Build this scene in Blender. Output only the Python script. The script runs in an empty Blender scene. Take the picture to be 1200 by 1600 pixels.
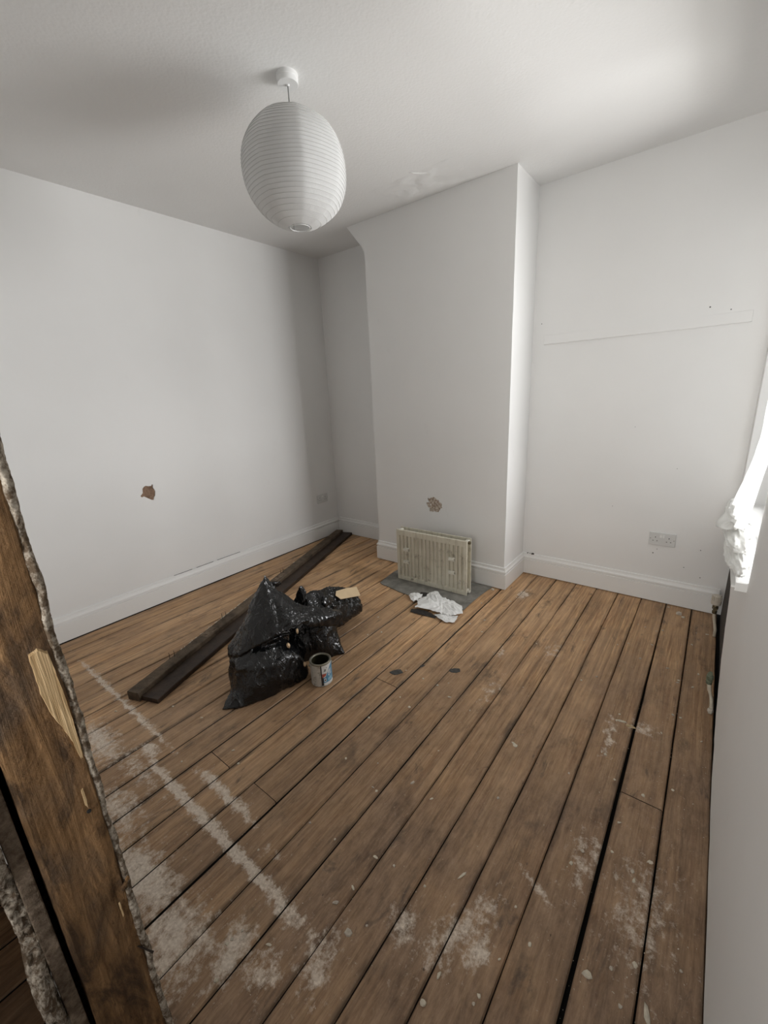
import bpy, bmesh, math, random
from mathutils import Vector, Matrix, noise
from mathutils.geometry import tessellate_polygon
C = bpy.context.scene.collection
S = bpy.context.scene
R = random.Random(7)
PI = math.pi
H = 2.644            # ceiling height
W = 3.262            # window wall plane
# ------------------------------------------------------------------ camera
cam = bpy.data.objects.new('camera', bpy.data.cameras.new('camera'))
C.objects.link(cam)
cam.data.sensor_fit = 'VERTICAL'
cam.data.sensor_height = 36
cam.data.lens = 654.0 / 1600 * 36
cam.data.clip_start = 0.01
rot = Matrix(((0.78927, -0.13229, 0.59962), (0.61228, 0.24356, -0.75219), (-0.04654, 0.96082, 0.27324)))
cam.matrix_world = Matrix.Translation((3.1053, -3.0981, 1.4302)) @ rot.to_4x4()
S.camera = cam
# ------------------------------------------------------------------ light
S.view_settings.view_transform = 'Standard'
S.view_settings.look = 'None'
S.view_settings.gamma = 1
S.view_settings.use_curve_mapping = False
S.view_settings.exposure = -0.04
world = bpy.data.worlds.new('overcast_sky')
S.world = world
world.use_nodes = True
bg = world.node_tree.nodes['Background']
bg.inputs[0].default_value = (0.93, 0.97, 1.0, 1)
bg.inputs[1].default_value = 0.5


def area(name, loc, rot, sx, sy, power, col):
    l = bpy.data.lights.new(name, 'AREA')
    l.shape = 'RECTANGLE'
    l.size, l.size_y, l.energy, l.color = sx, sy, power, col
    o = bpy.data.objects.new(name, l)
    o.location, o.rotation_euler = loc, rot
    C.objects.link(o)
    return o


# daylight standing in the window opening, just outside the panes
area('window_daylight', (W + 1.9, 0.64, 1.75), (0, PI / 2, 0), 2.2, 2.2, 365, (0.985, 0.99, 1.0))
# the bright pavement across the street, throwing light up through the window
area('street_daylight', (W + 4.0, 1.0, -1.3), (0, math.radians(120), math.radians(12)), 2.2, 3.0, 290, (1.0, 0.99, 0.96))
# added fill light in the unseen hall, shining in through the doorway
hl = area('hall_fill', (2.75, -4.22, 1.55), (PI / 2, 0, 0), 0.8, 1.4, 12, (1.0, 0.98, 0.95))
hl.data.spread = math.radians(95)


# ------------------------------------------------------------------ material helpers
class Mat:
    def __init__(s, name):
        s.m = bpy.data.materials.new(name)
        s.m.use_nodes = True
        s.t = s.m.node_tree
        s.b = s.t.nodes['Principled BSDF']
        s.out = s.t.nodes['Material Output']

    def n(s, typ, **kw):
        x = s.t.nodes.new(typ)
        for k, v in kw.items():
            setattr(x, k, v)
        return x

    def put(s, sock, v):
        if isinstance(v, bpy.types.NodeSocket):
            s.t.links.new(v, sock)
        elif isinstance(v, (tuple, list)) and len(v) == 3 and sock.type == 'RGBA':
            sock.default_value = (*v, 1)
        else:
            sock.default_value = v

    def math(s, op, a, b=0.0, c=0.0, clamp=False):
        x = s.n('ShaderNodeMath', operation=op, use_clamp=clamp)
        s.put(x.inputs[0], a); s.put(x.inputs[1], b); s.put(x.inputs[2], c)
        return x.outputs[0]

    def pos(s):
        return s.n('ShaderNodeTexCoord').outputs['Object']

    def scale(s, v, sc, loc=(0, 0, 0)):
        x = s.n('ShaderNodeMapping')
        s.put(x.inputs[0], v); x.inputs[1].default_value = loc; x.inputs[3].default_value = sc
        return x.outputs[0]

    def noise(s, v, scale, detail=4.0, rough=0.55, dist=0.0):
        x = s.n('ShaderNodeTexNoise')
        s.put(x.inputs['Vector'], v)
        x.inputs['Scale'].default_value = scale; x.inputs['Detail'].default_value = detail
        x.inputs['Roughness'].default_value = rough; x.inputs['Distortion'].default_value = dist
        return x.outputs[0]

    def rng(s, v, a, b, c=0.0, d=1.0):
        x = s.n('ShaderNodeMapRange', clamp=True)
        s.put(x.inputs[0], v)
        for i, q in enumerate((a, b, c, d)):
            x.inputs[i + 1].default_value = q
        return x.outputs[0]

    def mix(s, f, a, b, blend='MIX'):
        x = s.n('ShaderNodeMix', data_type='RGBA', blend_type=blend)
        s.put(x.inputs[0], f); s.put(x.inputs[6], a); s.put(x.inputs[7], b)
        return x.outputs[2]

    def bump(s, h, strength=0.3, dist=0.002):
        x = s.n('ShaderNodeBump')
        x.inputs['Strength'].default_value = strength; x.inputs['Distance'].default_value = dist
        s.put(x.inputs['Height'], h)
        s.t.links.new(x.outputs[0], s.b.inputs['Normal'])

    def done(s, col=None, rough=None, metal=None, spec=None):
        if col is not None: s.put(s.b.inputs['Base Color'], col)
        if rough is not None: s.put(s.b.inputs['Roughness'], rough)
        if metal is not None: s.put(s.b.inputs['Metallic'], metal)
        if spec is not None: s.put(s.b.inputs['Specular IOR Level'], spec)
        return s.m


def plain(name, col, rough=0.6, metal=0.0, var=0.12, sc=12.0, bump=0.0, bsc=120.0):
    m = Mat(name); p = m.pos()
    f = m.rng(m.noise(p, sc, 5), 0.3, 0.7)
    d = tuple(c * (1 - var) for c in col)
    if bump: m.bump(m.noise(p, bsc, 3), bump)
    return m.done(m.mix(f, d, col), rough, metal)


# walls: matt white emulsion with roller texture and faint scuffs
def wall_paint(name, col, bump=0.25, scuff=0.35):
    m = Mat(name); p = m.pos()
    big = m.rng(m.noise(p, 1.3, 3), 0.3, 0.7)
    c = m.mix(big, tuple(x * 0.955 for x in col), col)
    sc = m.rng(m.noise(m.scale(p, (1, 1, 0.5)), 9, 6, 0.65), 0.66, 0.8, 0, scuff * 0.35)
    c = m.mix(sc, c, (0.42, 0.39, 0.35))
    h = m.math('ADD', m.math('MULTIPLY', m.noise(p, 4, 3), 1.6), m.math('MULTIPLY', m.noise(p, 190, 2), 0.10))
    m.bump(h, bump, 0.006)
    return m.done(c, 0.62, spec=0.35)


M = {}
M['wall'] = wall_paint('white_emulsion', (0.87, 0.865, 0.85))
M['paint_trim'] = wall_paint('white_gloss_paint', (0.87, 0.865, 0.845), 0.08, 0.5)
M['paint_trim'].node_tree.nodes['Principled BSDF'].inputs['Roughness'].default_value = 0.38
m = Mat('textured_ceiling_paint'); p = m.pos()
v = m.n('ShaderNodeTexVoronoi', feature='SMOOTH_F1'); m.put(v.inputs['Vector'], p); v.inputs['Scale'].default_value = 95
h = m.math('ADD', m.math('MULTIPLY', v.outputs[0], -0.5), m.math('MULTIPLY', m.noise(p, 60, 3), 0.7))
m.bump(h, 0.35, 0.004)
M['ceiling'] = m.done(m.mix(m.rng(m.noise(p, 1.1, 3), 0.3, 0.7), (0.82, 0.815, 0.80), (0.87, 0.865, 0.85)), 0.75, spec=0.25)
m = Mat('bare_plaster_brown'); p = m.pos()
n1 = m.noise(p, 34, 6, 0.65)
c = m.mix(m.rng(n1, 0.3, 0.7), (0.12, 0.075, 0.05), (0.40, 0.27, 0.19))
m.bump(m.noise(p, 60, 5), 0.8, 0.006)
M['bare'] = m.done(c, 0.95, spec=0.1)
m = Mat('chipped_plaster'); p = m.pos()
c = m.mix(m.rng(m.noise(p, 60, 6, 0.7), 0.40, 0.6), (0.30, 0.21, 0.15), (0.72, 0.64, 0.55))
m.bump(m.noise(p, 90, 5), 0.9, 0.005)
M['chipped'] = m.done(c, 0.95, spec=0.1)
m = Mat('rough_plaster_edge'); p = m.pos()
c = m.mix(m.rng(m.noise(p, 55, 6, 0.75), 0.44, 0.66), (0.13, 0.095, 0.065), (0.62, 0.56, 0.47))
m.bump(m.noise(p, 110, 5), 1.0, 0.004)
M['plaster_edge'] = m.done(c, 0.95, spec=0.1)
M['dark_brick'] = plain('dark_sooty_brick', (0.075, 0.06, 0.05), 0.95, var=0.6, sc=30, bump=0.6, bsc=60)

# floorboards
m = Mat('old_pine_floorboard'); p = m.pos()
oi = m.n('ShaderNodeObjectInfo').outputs['Random']
sx = m.n('ShaderNodeSeparateXYZ'); m.put(sx.inputs[0], p)
X, Y = sx.outputs[0], sx.outputs[1]
cmb = m.n('ShaderNodeCombineXYZ')
m.put(cmb.inputs[0], m.math('ADD', X, m.math('MULTIPLY', oi, 13.0))); m.put(cmb.inputs[1], Y); m.put(cmb.inputs[2], m.math('MULTIPLY', oi, 5.0))
pv = cmb.outputs[0]
grain = m.noise(m.scale(pv, (90, 3.2, 1)), 1.0, 5, 0.6, 0.6)
fib = m.noise(m.scale(pv, (260, 9, 1)), 1.0, 3, 0.6)
blot = m.noise(m.scale(pv, (9, 3.0, 1)), 1.0, 5, 0.6)
c = m.mix(m.rng(grain, 0.33, 0.67), (0.40, 0.194, 0.076), (0.95, 0.615, 0.33))
c = m.mix(m.rng(fib, 0.42, 0.72, 0, 0.48), c, (0.105, 0.058, 0.030))
c = m.mix(m.rng(blot, 0.40, 0.66, 0, 0.6), c, (0.78, 0.51, 0.295))
lw = m.noise(m.scale(pv, (34, 0.9, 1), (7, 2, 1)), 1.0, 4, 0.6, 0.4)
c = m.mix(m.rng(lw, 0.50, 0.72, 0, 0.55), c, (0.085, 0.050, 0.028))
c = m.mix(m.math('MULTIPLY', oi, 0.34), c, (0.20, 0.125, 0.072))
ux = m.n('ShaderNodeSeparateXYZ'); m.put(ux.inputs[0], m.n('ShaderNodeUVMap', uv_map='across').outputs[0])
ed = m.math('ABSOLUTE', m.math('SUBTRACT', ux.outputs[0], 0.5))
ed = m.math('ADD', ed, m.rng(m.noise(m.scale(pv, (10, 2.4, 1), (1, 4, 2)), 1.0, 5, 0.65), 0.3, 0.7, -0.14, 0.10))
edge_dirt = m.math('MULTIPLY', m.rng(ed, 0.40, 0.52, 0, 0.85), m.rng(m.noise(m.scale(pv, (5, 1.6, 1), (8, 1, 3)), 1.0, 4, 0.6), 0.38, 0.62, 0.15, 1.0))
# grey-brown traffic grime, plus shade painted in towards the doorway and the window wall
gx = m.math('ADD', m.math('MULTIPLY', m.rng(X, 1.5, 3.2), 0.30), m.math('MULTIPLY', m.math('MULTIPLY', m.rng(Y, -0.5, -2.2), m.rng(X, 0.2, 2.0, 0.35, 1.0)), 0.62))
gn = m.rng(m.noise(p, 2.6, 5, 0.65), 0.3, 0.7, -0.25, 0.25)
gf = m.math('MULTIPLY', m.math('ADD', gx, gn, clamp=True), 0.93)
gfine = m.math('ADD', m.math('MULTIPLY', m.noise(m.scale(pv, (60, 11, 1)), 1.0, 6, 0.72, 0.5), 0.62), m.math('MULTIPLY', m.noise(p, 11, 6, 0.7), 0.38))
c = m.mix(gf, c, m.mix(m.rng(gfine, 0.38, 0.62), (0.095, 0.060, 0.040), (0.33, 0.225, 0.152)))
c = m.mix(edge_dirt, c, (0.060, 0.044, 0.032))
# dark stains and speckle
st = m.rng(m.noise(m.scale(p, (8, 4, 1), (3, 1, 0)), 1.0, 6, 0.68), 0.57, 0.72, 0, 0.62)
c = m.mix(st, c, (0.055, 0.043, 0.033))
st2 = m.rng(m.noise(m.scale(pv, (16, 5, 1), (2, 9, 4)), 1.0, 6, 0.7, 0.6), 0.60, 0.70, 0, 0.66)
c = m.mix(st2, c, (0.075, 0.058, 0.046))
scr = m.math('MULTIPLY', m.rng(m.noise(m.scale(p, (95, 26, 1), (5, 5, 0)), 1.0, 5, 0.7, 1.5), 0.63, 0.72, 0, 0.6), m.rng(m.noise(p, 2.2, 3), 0.42, 0.60))
c = m.mix(scr, c, (0.62, 0.50, 0.37))
spk = m.rng(m.noise(m.scale(p, (70, 34, 1)), 1.0, 3, 0.6), 0.70, 0.76, 0, 0.75)
c = m.mix(spk, c, (0.04, 0.03, 0.022))


def blob(cx, cy, rx, ry, ang=0.0):
    ca, sa = math.cos(ang), math.sin(ang)
    dx, dy = m.math('SUBTRACT', WX, cx), m.math('SUBTRACT', WY, cy)
    u = m.math('ADD', m.math('MULTIPLY', dx, ca / rx), m.math('MULTIPLY', dy, sa / rx))
    w = m.math('ADD', m.math('MULTIPLY', dx, -sa / ry), m.math('MULTIPLY', dy, ca / ry))
    r2 = m.math('ADD', m.math('POWER', m.math('ABSOLUTE', u), 4.0 if rx > 6 * ry else 2.0), m.math('MULTIPLY', w, w))
    return m.math('EXPONENT', m.math('MULTIPLY', r2, -1.0))


WX = m.math('ADD', X, m.rng(m.noise(p, 13, 5, 0.65), 0.25, 0.75, -0.035, 0.035))
WY = m.math('ADD', Y, m.rng(m.noise(m.scale(p, (1, 1, 1), (9, 4, 0)), 24, 6, 0.75), 0.25, 0.75, -0.019, 0.019))
DUST = [  # plaster dust lying where the old partition stood, and at the doorway
    (0.86, -2.551, 0.58, 0.014, 0, 1.15), (1.02, -2.549, 0.40, 0.022, 0, 0.75), (1.36, -2.608, 0.07, 0.03, 0, 1.2), (1.88, -2.634, 0.56, 0.021, 0, 1.2),
    (1.82, -2.534, 0.21, 0.024, 0, 1.05), (2.31, -2.64, 0.14, 0.035, 0.0, 0.7), (2.15, -2.56, 0.07, 0.02, 0.3, 0.6),
    (1.12, -2.72, 0.22, 0.07, 0, 0.95), (1.55, -2.80, 0.18, 0.07, 0, 0.85), (1.86, -2.85, 0.20, 0.075, 0.1, 1.15), (2.10, -2.87, 0.16, 0.11, 0, 0.95),
    (2.26, -2.79, 0.07, 0.08, 0.2, 1.0), (2.36, -2.76, 0.06, 0.06, 0, 0.8), (1.40, -2.68, 0.28, 0.06, 0, 0.62), (2.47, -2.66, 0.06, 0.10, 0.2, 0.75),
    (2.60, -2.47, 0.05, 0.06, 0, 0.8), (2.73, -2.38, 0.05, 0.17, -0.4, 0.8), (2.79, -2.40, 0.035, 0.05, 0, 1.0), (2.86, -2.16, 0.08, 0.018, -0.5, 0.7),
    (2.17, -0.37, 0.04, 0.10, 0, 0.95), (2.31, -1.12, 0.04, 0.06, 0, 0.7), (2.92, -1.42, 0.02, 0.16, 0.1, 0.8), (3.02, -1.3, 0.07, 0.05, 0, 0.7),
    (2.96, -2.0, 0.05, 0.16, 0, 0.6), (3.12, -2.05, 0.10, 0.22, 0, 0.6), (2.55, -0.95, 0.05, 0.12, 0, 0.55), (2.40, -1.45, 0.05, 0.16, 0, 0.5)]
tot = None
for (a, b, rx, ry, ang, k) in DUST:
    q = m.math('MULTIPLY', blob(a, b, rx, ry, ang), k)
    tot = q if tot is None else m.math('MAXIMUM', tot, q)
dn = m.math('ADD', m.rng(m.noise(m.scale(p, (38, 30, 1)), 1.0, 7, 0.78), 0.27, 0.73, -0.85, 0.50), tot)
dust = m.rng(dn, 0.24, 0.80, 0, 0.94)
gen = m.rng(m.noise(p, 55, 6, 0.75), 0.60, 0.78, 0, 0.40)
gen = m.math('MULTIPLY', gen, m.rng(m.noise(p, 3.2, 4, 0.6), 0.42, 0.62))
dust = m.math('MAXIMUM', dust, gen)
dcol = m.mix(m.rng(m.noise(p, 120, 3), 0.3, 0.7), (0.60, 0.505, 0.41), (0.86, 0.77, 0.66))
c = m.mix(dust, c, dcol)
m.bump(m.math('ADD', m.math('MULTIPLY', grain, 0.7), m.math('MULTIPLY', fib, 0.4)), 0.45, 0.0022)
M['board'] = m.done(c, m.math('ADD', m.rng(grain, 0.3, 0.7, 0.42, 0.62), m.math('MULTIPLY', dust, 0.35)), spec=0.32)
M['under'] = plain('dark_underfloor', (0.012, 0.010, 0.008), 1.0)

# stud timber
m = Mat('rough_sawn_old_stud'); p = m.pos()
g = m.noise(m.scale(p, (60, 60, 3.2)), 1.0, 6, 0.65, 1.0)
b2 = m.noise(m.scale(p, (20, 20, 6)), 1.0, 6, 0.7, 0.8)
c = m.mix(m.rng(g, 0.35, 0.65), (0.135, 0.075, 0.034), (0.36, 0.21, 0.10))
c = m.mix(m.rng(b2, 0.44, 0.62, 0, 0.88), c, (0.060, 0.038, 0.024))
c = m.mix(m.rng(m.noise(p, 8, 4), 0.5, 0.7, 0, 0.55), c, (0.15, 0.11, 0.08))
c = m.mix(m.rng(m.noise(m.scale(p, (1, 1, 0.3)), 130, 5, 0.7), 0.58, 0.72, 0, 0.7), c, (0.03, 0.02, 0.014))
m.bump(m.math('ADD', g, m.math('MULTIPLY', m.noise(p, 160, 5), 0.6)), 0.85, 0.006)
M['stud'] = m.done(c, 0.85, spec=0.2)
m = Mat('freshly_split_pine'); p = m.pos()
g = m.noise(m.scale(p, (150, 190, 6)), 1.0, 4, 0.6, 1.2)
m.bump(g, 0.8, 0.005)
M['fresh'] = m.done(m.mix(m.rng(g, 0.32, 0.68), (0.40, 0.25, 0.11), (0.78, 0.58, 0.34)), 0.7, spec=0.25)
m = Mat('dark_stained_lining'); p = m.pos()
g = m.noise(m.scale(p, (14, 14, 14)), 1.0, 6, 0.7)
c = m.mix(m.rng(g, 0.35, 0.65), (0.020, 0.012, 0.008), (0.052, 0.032, 0.020))
m.bump(m.noise(p, 70, 4), 0.4, 0.003)
M['lining'] = m.done(c, 0.55, spec=0.35)
m = Mat('lighter_stained_strip'); p = m.pos()  # stained wood in a lighter tone than the lining board
g = m.noise(m.scale(p, (12, 12, 12)), 1.0, 6, 0.7)
c = m.mix(m.rng(g, 0.35, 0.65), (0.050, 0.035, 0.024), (0.155, 0.115, 0.078))
m.bump(m.noise(p, 70, 4), 0.5, 0.003)
M['strip'] = m.done(c, 0.7, spec=0.25)

m = Mat('dusty_lath'); p = m.pos()
c = m.mix(m.rng(m.noise(p, 40, 7, 0.7), 0.35, 0.65), (0.085, 0.060, 0.042), (0.30, 0.235, 0.175))
m.bump(m.noise(p, 70, 6, 0.7), 0.9, 0.008)
M['lath'] = m.done(c, 0.9, spec=0.15)
# bin bag plastic
m = Mat('black_bag_plastic'); p = m.pos()
w1 = m.noise(m.scale(p, (1, 1, 0.30)), 17, 3, 0.5, 1.2)
w2 = m.noise(m.scale(p, (0.5, 1, 1.3)), 34, 2, 0.5, 0.8)
cre = m.math('POWER', m.rng(m.math('ABSOLUTE', m.math('SUBTRACT', w1, 0.5)), 0.0, 0.11, 1.0, 0.0), 2.0)
cre2 = m.math('POWER', m.rng(m.math('ABSOLUTE', m.math('SUBTRACT', w2, 0.5)), 0.0, 0.10, 1.0, 0.0), 2.0)
m.bump(m.math('ADD', cre, m.math('MULTIPLY', cre2, 0.22)), 0.45, 0.006)
M['bag'] = m.done((0.0055, 0.0058, 0.0064), 0.19, spec=0.6)
M['card'] = plain('brown_cardboard', (0.62, 0.47, 0.29), 0.8)
M['chip'] = plain('fresh_wood_chip', (0.80, 0.58, 0.36), 0.75, var=0.25, sc=60)
M['flake'] = plain('cream_plaster_flake', (0.72, 0.65, 0.52), 0.9, var=0.3, sc=70, bump=0.5)
M['flake_grey'] = plain('grey_plaster_flake', (0.58, 0.51, 0.42), 0.9, var=0.3, sc=70, bump=0.5)
M['straw'] = plain('pale_splinter', (0.58, 0.44, 0.25), 0.8, var=0.3, sc=50)
# radiator enamel with rust and soot stains
m = Mat('dirty_cream_enamel'); p = m.pos()
c = m.mix(m.rng(m.noise(p, 5, 4), 0.3, 0.7), (0.60, 0.565, 0.455), (0.73, 0.695, 0.58))
c = m.mix(m.rng(m.noise(p, 12, 8, 0.74), 0.56, 0.68, 0, 0.80), c, (0.16, 0.125, 0.085))
c = m.mix(m.rng(m.noise(m.scale(p, (1, 1, 0.10)), 46, 5, 0.7), 0.52, 0.72, 0, 0.6), c, (0.30, 0.255, 0.18))
M['enamel'] = m.done(c, 0.42)
M['enamel_clean'] = plain('cream_enamel_lug', (0.76, 0.735, 0.64), 0.4, var=0.15)
m = Mat('cement_screed'); p = m.pos()
c = m.mix(m.rng(m.noise(p, 14, 7, 0.65), 0.3, 0.7), (0.15, 0.143, 0.127), (0.29, 0.28, 0.25))
c = m.mix(m.rng(m.noise(p, 40, 5, 0.7), 0.62, 0.75, 0, 0.7), c, (0.42, 0.37, 0.30))
m.bump(m.noise(p, 80, 5), 0.5, 0.003)
M['cement'] = m.done(c, 0.9, spec=0.2)
M['paper'] = plain('white_torn_paper', (0.86, 0.86, 0.84), 0.75, var=0.10, sc=30)
M['paper_under'] = plain('dark_strip_sheet', (0.035, 0.03, 0.026), 0.8, var=0.5, sc=40)  # dark colour of the thin strips around the torn paper
M['plastic'] = plain('white_socket_plastic', (0.70, 0.70, 0.685), 0.35, var=0.03)
M['plastic_white'] = plain('bright_switch_plastic', (0.84, 0.84, 0.82), 0.3, var=0.03)
M['hole'] = plain('dark_slot', (0.02, 0.02, 0.02), 0.8)
M['cream_plastic'] = plain('aged_cream_plastic', (0.62, 0.565, 0.48), 0.5, var=0.15)
M['pipe'] = plain('painted_pipe', (0.66, 0.59, 0.47), 0.5, var=0.3, sc=40)
M['brass'] = plain('tarnished_brass', (0.20, 0.165, 0.10), 0.45, 0.8, var=0.4, sc=60)
M['verdigris'] = plain('green_tarnished_brass', (0.20, 0.23, 0.16), 0.6, 0.4, var=0.4, sc=80)
M['nail'] = plain('rusty_nail', (0.035, 0.024, 0.018), 0.6, 0.4)
M['steel'] = plain('smeared_tin_rim', (0.36, 0.34, 0.27), 0.4, 0.6, var=0.4, sc=70)
m = Mat('paint_smeared_tin'); p = m.pos()
c = m.mix(m.rng(m.noise(p, 60, 6, 0.7), 0.52, 0.66), (0.62, 0.60, 0.55), (0.30, 0.29, 0.24))
M['tin'] = m.done(c, 0.5)
M['tin_in'] = plain('dark_paint_residue', (0.040, 0.038, 0.020), 0.35, var=0.5, sc=40)
M['label_white'] = plain('white_label_print', (0.80, 0.80, 0.78), 0.45, var=0.05)
M['label_blue'] = plain('blue_label_print', (0.12, 0.33, 0.52), 0.45, var=0.15, sc=60)
M['label_light'] = plain('pale_blue_label_print', (0.34, 0.60, 0.76), 0.45)
M['label_red'] = plain('red_label_print', (0.52, 0.13, 0.09), 0.45, var=0.2, sc=60)
M['label_dark'] = plain('dark_label_print', (0.03, 0.035, 0.04), 0.45)
M['felt'] = plain('dark_grey_scrap', (0.085, 0.082, 0.075), 0.8, var=0.5, sc=50, bump=0.5)
M['white_plastic'] = plain('white_rose_plastic', (0.83, 0.83, 0.82), 0.4, var=0.03)
M['flex'] = plain('grey_lamp_flex', (0.25, 0.25, 0.245), 0.5)
M['ring'] = plain('wire_under_paper', (0.60, 0.595, 0.575), 0.7, var=0.05)
M['upvc'] = plain('white_window_frame', (0.82, 0.82, 0.80), 0.35, var=0.04)


def translucent(name, col, trans, clear=0.0, bump=0.0):
    m = Mat(name); p = m.pos()
    d = m.n('ShaderNodeBsdfDiffuse'); t = m.n('ShaderNodeBsdfTranslucent')
    f = m.rng(m.noise(p, 14, 4), 0.3, 0.7)
    cc = m.mix(f, tuple(x * 0.93 for x in col), col)
    m.put(d.inputs[0], cc); m.put(t.inputs[0], cc)
    if bump:
        b = m.n('ShaderNodeBump'); b.inputs['Strength'].default_value = bump; b.inputs['Distance'].default_value = 0.002
        m.put(b.inputs['Height'], m.noise(p, 150, 4)); m.put(d.inputs['Normal'], b.outputs[0])
    x = m.n('ShaderNodeMixShader'); x.inputs[0].default_value = trans
    m.put(x.inputs[1], d.outputs[0]); m.put(x.inputs[2], t.outputs[0])
    o = x.outputs[0]
    if clear:
        tr = m.n('ShaderNodeBsdfTransparent'); y = m.n('ShaderNodeMixShader'); y.inputs[0].default_value = clear
        m.put(y.inputs[1], o); m.put(y.inputs[2], tr.outputs[0]); o = y.outputs[0]
    m.t.links.new(o, m.out.inputs[0])
    return m.m


M['lantern'] = translucent('lantern_paper', (0.86, 0.86, 0.85), 0.28, 0.0, 0.3)
M['voile'] = translucent('white_net_voile', (0.88, 0.88, 0.86), 0.30, 0.10, 0.2)
M['cloth'] = translucent('white_folded_cloth', (0.86, 0.855, 0.83), 0.25, 0.0, 0.3)
m = Mat('window_glass')
g = m.n('ShaderNodeBsdfGlossy'); g.inputs['Roughness'].default_value = 0.03
tr = m.n('ShaderNodeBsdfTransparent'); x = m.n('ShaderNodeMixShader'); x.inputs[0].default_value = 0.06
m.put(x.inputs[1], tr.outputs[0]); m.put(x.inputs[2], g.outputs[0]); m.t.links.new(x.outputs[0], m.out.inputs[0])
M['glass'] = m.m


# ------------------------------------------------------------------ mesh helpers
def obj(name, bm, mat, parent=None, smooth=False, loc=None):
    bmesh.ops.recalc_face_normals(bm, faces=bm.faces[:])
    me = bpy.data.meshes.new(name)
    bm.to_mesh(me); bm.free()
    if smooth:
        for f in me.polygons: f.use_smooth = True
    for q in (mat if isinstance(mat, list) else [mat]):
        me.materials.append(M[q])
    o = bpy.data.objects.new(name, me)
    C.objects.link(o)
    if parent: o.parent = parent
    if loc: o.location = loc
    return o


def tag(o, label, cat, group=None):
    o['label'] = label; o['category'] = cat
    if group: o['group'] = group
    return o


def thing(name, label, cat, loc=(0, 0, 0), rz=0, group=None):
    o = bpy.data.objects.new(name, None)
    C.objects.link(o)
    o.location = loc; o.rotation_euler = (0, 0, rz)
    o.empty_display_size = 0.1
    return tag(o, label, cat, group)


def struct(name, bm, mat, parent=None, smooth=False):
    o = obj(name, bm, mat, parent, smooth)
    if not parent: o['kind'] = 'structure'
    return o


def NB(): return bmesh.new()


def box(bm, x0, y0, z0, x1, y1, z1, bev=0.0, mi=0):
    vs = [bm.verts.new(q) for q in ((x0, y0, z0), (x1, y0, z0), (x1, y1, z0), (x0, y1, z0), (x0, y0, z1), (x1, y0, z1), (x1, y1, z1), (x0, y1, z1))]
    fs = [bm.faces.new([vs[i] for i in q]) for q in ((0, 3, 2, 1), (4, 5, 6, 7), (0, 1, 5, 4), (1, 2, 6, 5), (2, 3, 7, 6), (3, 0, 4, 7))]
    for f in fs: f.material_index = mi
    if bev:
        es = list({e for f in fs for e in f.edges})
        bmesh.ops.bevel(bm, geom=es, offset=bev, segments=2, profile=0.5, affect='EDGES')
    return bm


def frame(d):
    d = d.normalized()
    a = Vector((0, 0, 1)) if abs(d.z) < 0.9 else Vector((1, 0, 0))
    u = d.cross(a).normalized()
    return u, d.cross(u).normalized()


def tube(bm, pts, r, seg=10, cap=True, closed=False):
    pts = [Vector(q) for q in pts]
    n = len(pts); rings = []
    for i, q in enumerate(pts):
        if closed: d = pts[(i + 1) % n] - pts[i - 1]
        else: d = pts[min(i + 1, n - 1)] - pts[max(i - 1, 0)]
        u, w = frame(d)
        rr = r[i] if isinstance(r, (list, tuple)) else r
        rings.append([bm.verts.new(q + (u * math.cos(2 * PI * k / seg) + w * math.sin(2 * PI * k / seg)) * rr) for k in range(seg)])
    for i in range(n if closed else n - 1):
        a, b = rings[i], rings[(i + 1) % n]
        for k in range(seg): bm.faces.new((a[k], a[(k + 1) % seg], b[(k + 1) % seg], b[k]))
    if cap and not closed:
        bm.faces.new(rings[0]); bm.faces.new(rings[-1][::-1])
    return bm


def lathe(bm, prof, seg=40, c=(0, 0, 0), axis=None):
    A = Matrix.Identity(3)
    if axis: A = Vector((0, 0, 1)).rotation_difference(Vector(axis)).to_matrix()
    rings = []
    for (r, z) in prof:
        if r < 1e-5: rings.append([bm.verts.new(A @ Vector((0, 0, z)) + Vector(c))])
        else: rings.append([bm.verts.new(A @ Vector((r * math.cos(2 * PI * k / seg), r * math.sin(2 * PI * k / seg), z)) + Vector(c)) for k in range(seg)])
    for a, b in zip(rings, rings[1:]):
        for k in range(seg):
            k2 = (k + 1) % seg
            if len(a) == 1 and len(b) == 1: continue
            if len(a) == 1: bm.faces.new((a[0], b[k], b[k2]))
            elif len(b) == 1: bm.faces.new((a[k], a[k2], b[0]))
            else: bm.faces.new((a[k], a[k2], b[k2], b[k]))
    return bm


def panel(bm, outer, holes, f, t):
    """flat plaster sheet with real holes; f(a, b, depth) maps to space"""
    loops = [outer] + holes
    tris = tessellate_polygon([[Vector((a, b, 0)) for a, b in L] for L in loops])
    flat = [q for L in loops for q in L]
    A = [bm.verts.new(f(a, b, 0)) for a, b in flat]
    B = [bm.verts.new(f(a, b, t)) for a, b in flat]
    for tr in tris:
        bm.faces.new([A[i] for i in tr]); bm.faces.new([B[i] for i in reversed(tr)])
    s = 0
    for L in loops:
        n = len(L)
        for i in range(n):
            j = (i + 1) % n
            bm.faces.new((A[s + i], A[s + j], B[s + j], B[s + i]))
        s += n
    return bm


def prism(bm, poly, f, t):
    A = [bm.verts.new(f(a, b, 0)) for a, b in poly]
    B = [bm.verts.new(f(a, b, t)) for a, b in poly]
    bm.faces.new(A); bm.faces.new(B[::-1])
    n = len(poly)
    for i in range(n):
        j = (i + 1) % n
        bm.faces.new((A[i], A[j], B[j], B[i]))
    return bm


def ragged(cx, cy, rx, ry, n, amp, seed):
    q = random.Random(seed)
    return [(cx + rx * math.cos(2 * PI * i / n) * (1 + amp * (q.random() - 0.5)), cy + ry * math.sin(2 * PI * i / n) * (1 + amp * (q.random() - 0.5))) for i in range(n)]


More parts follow.
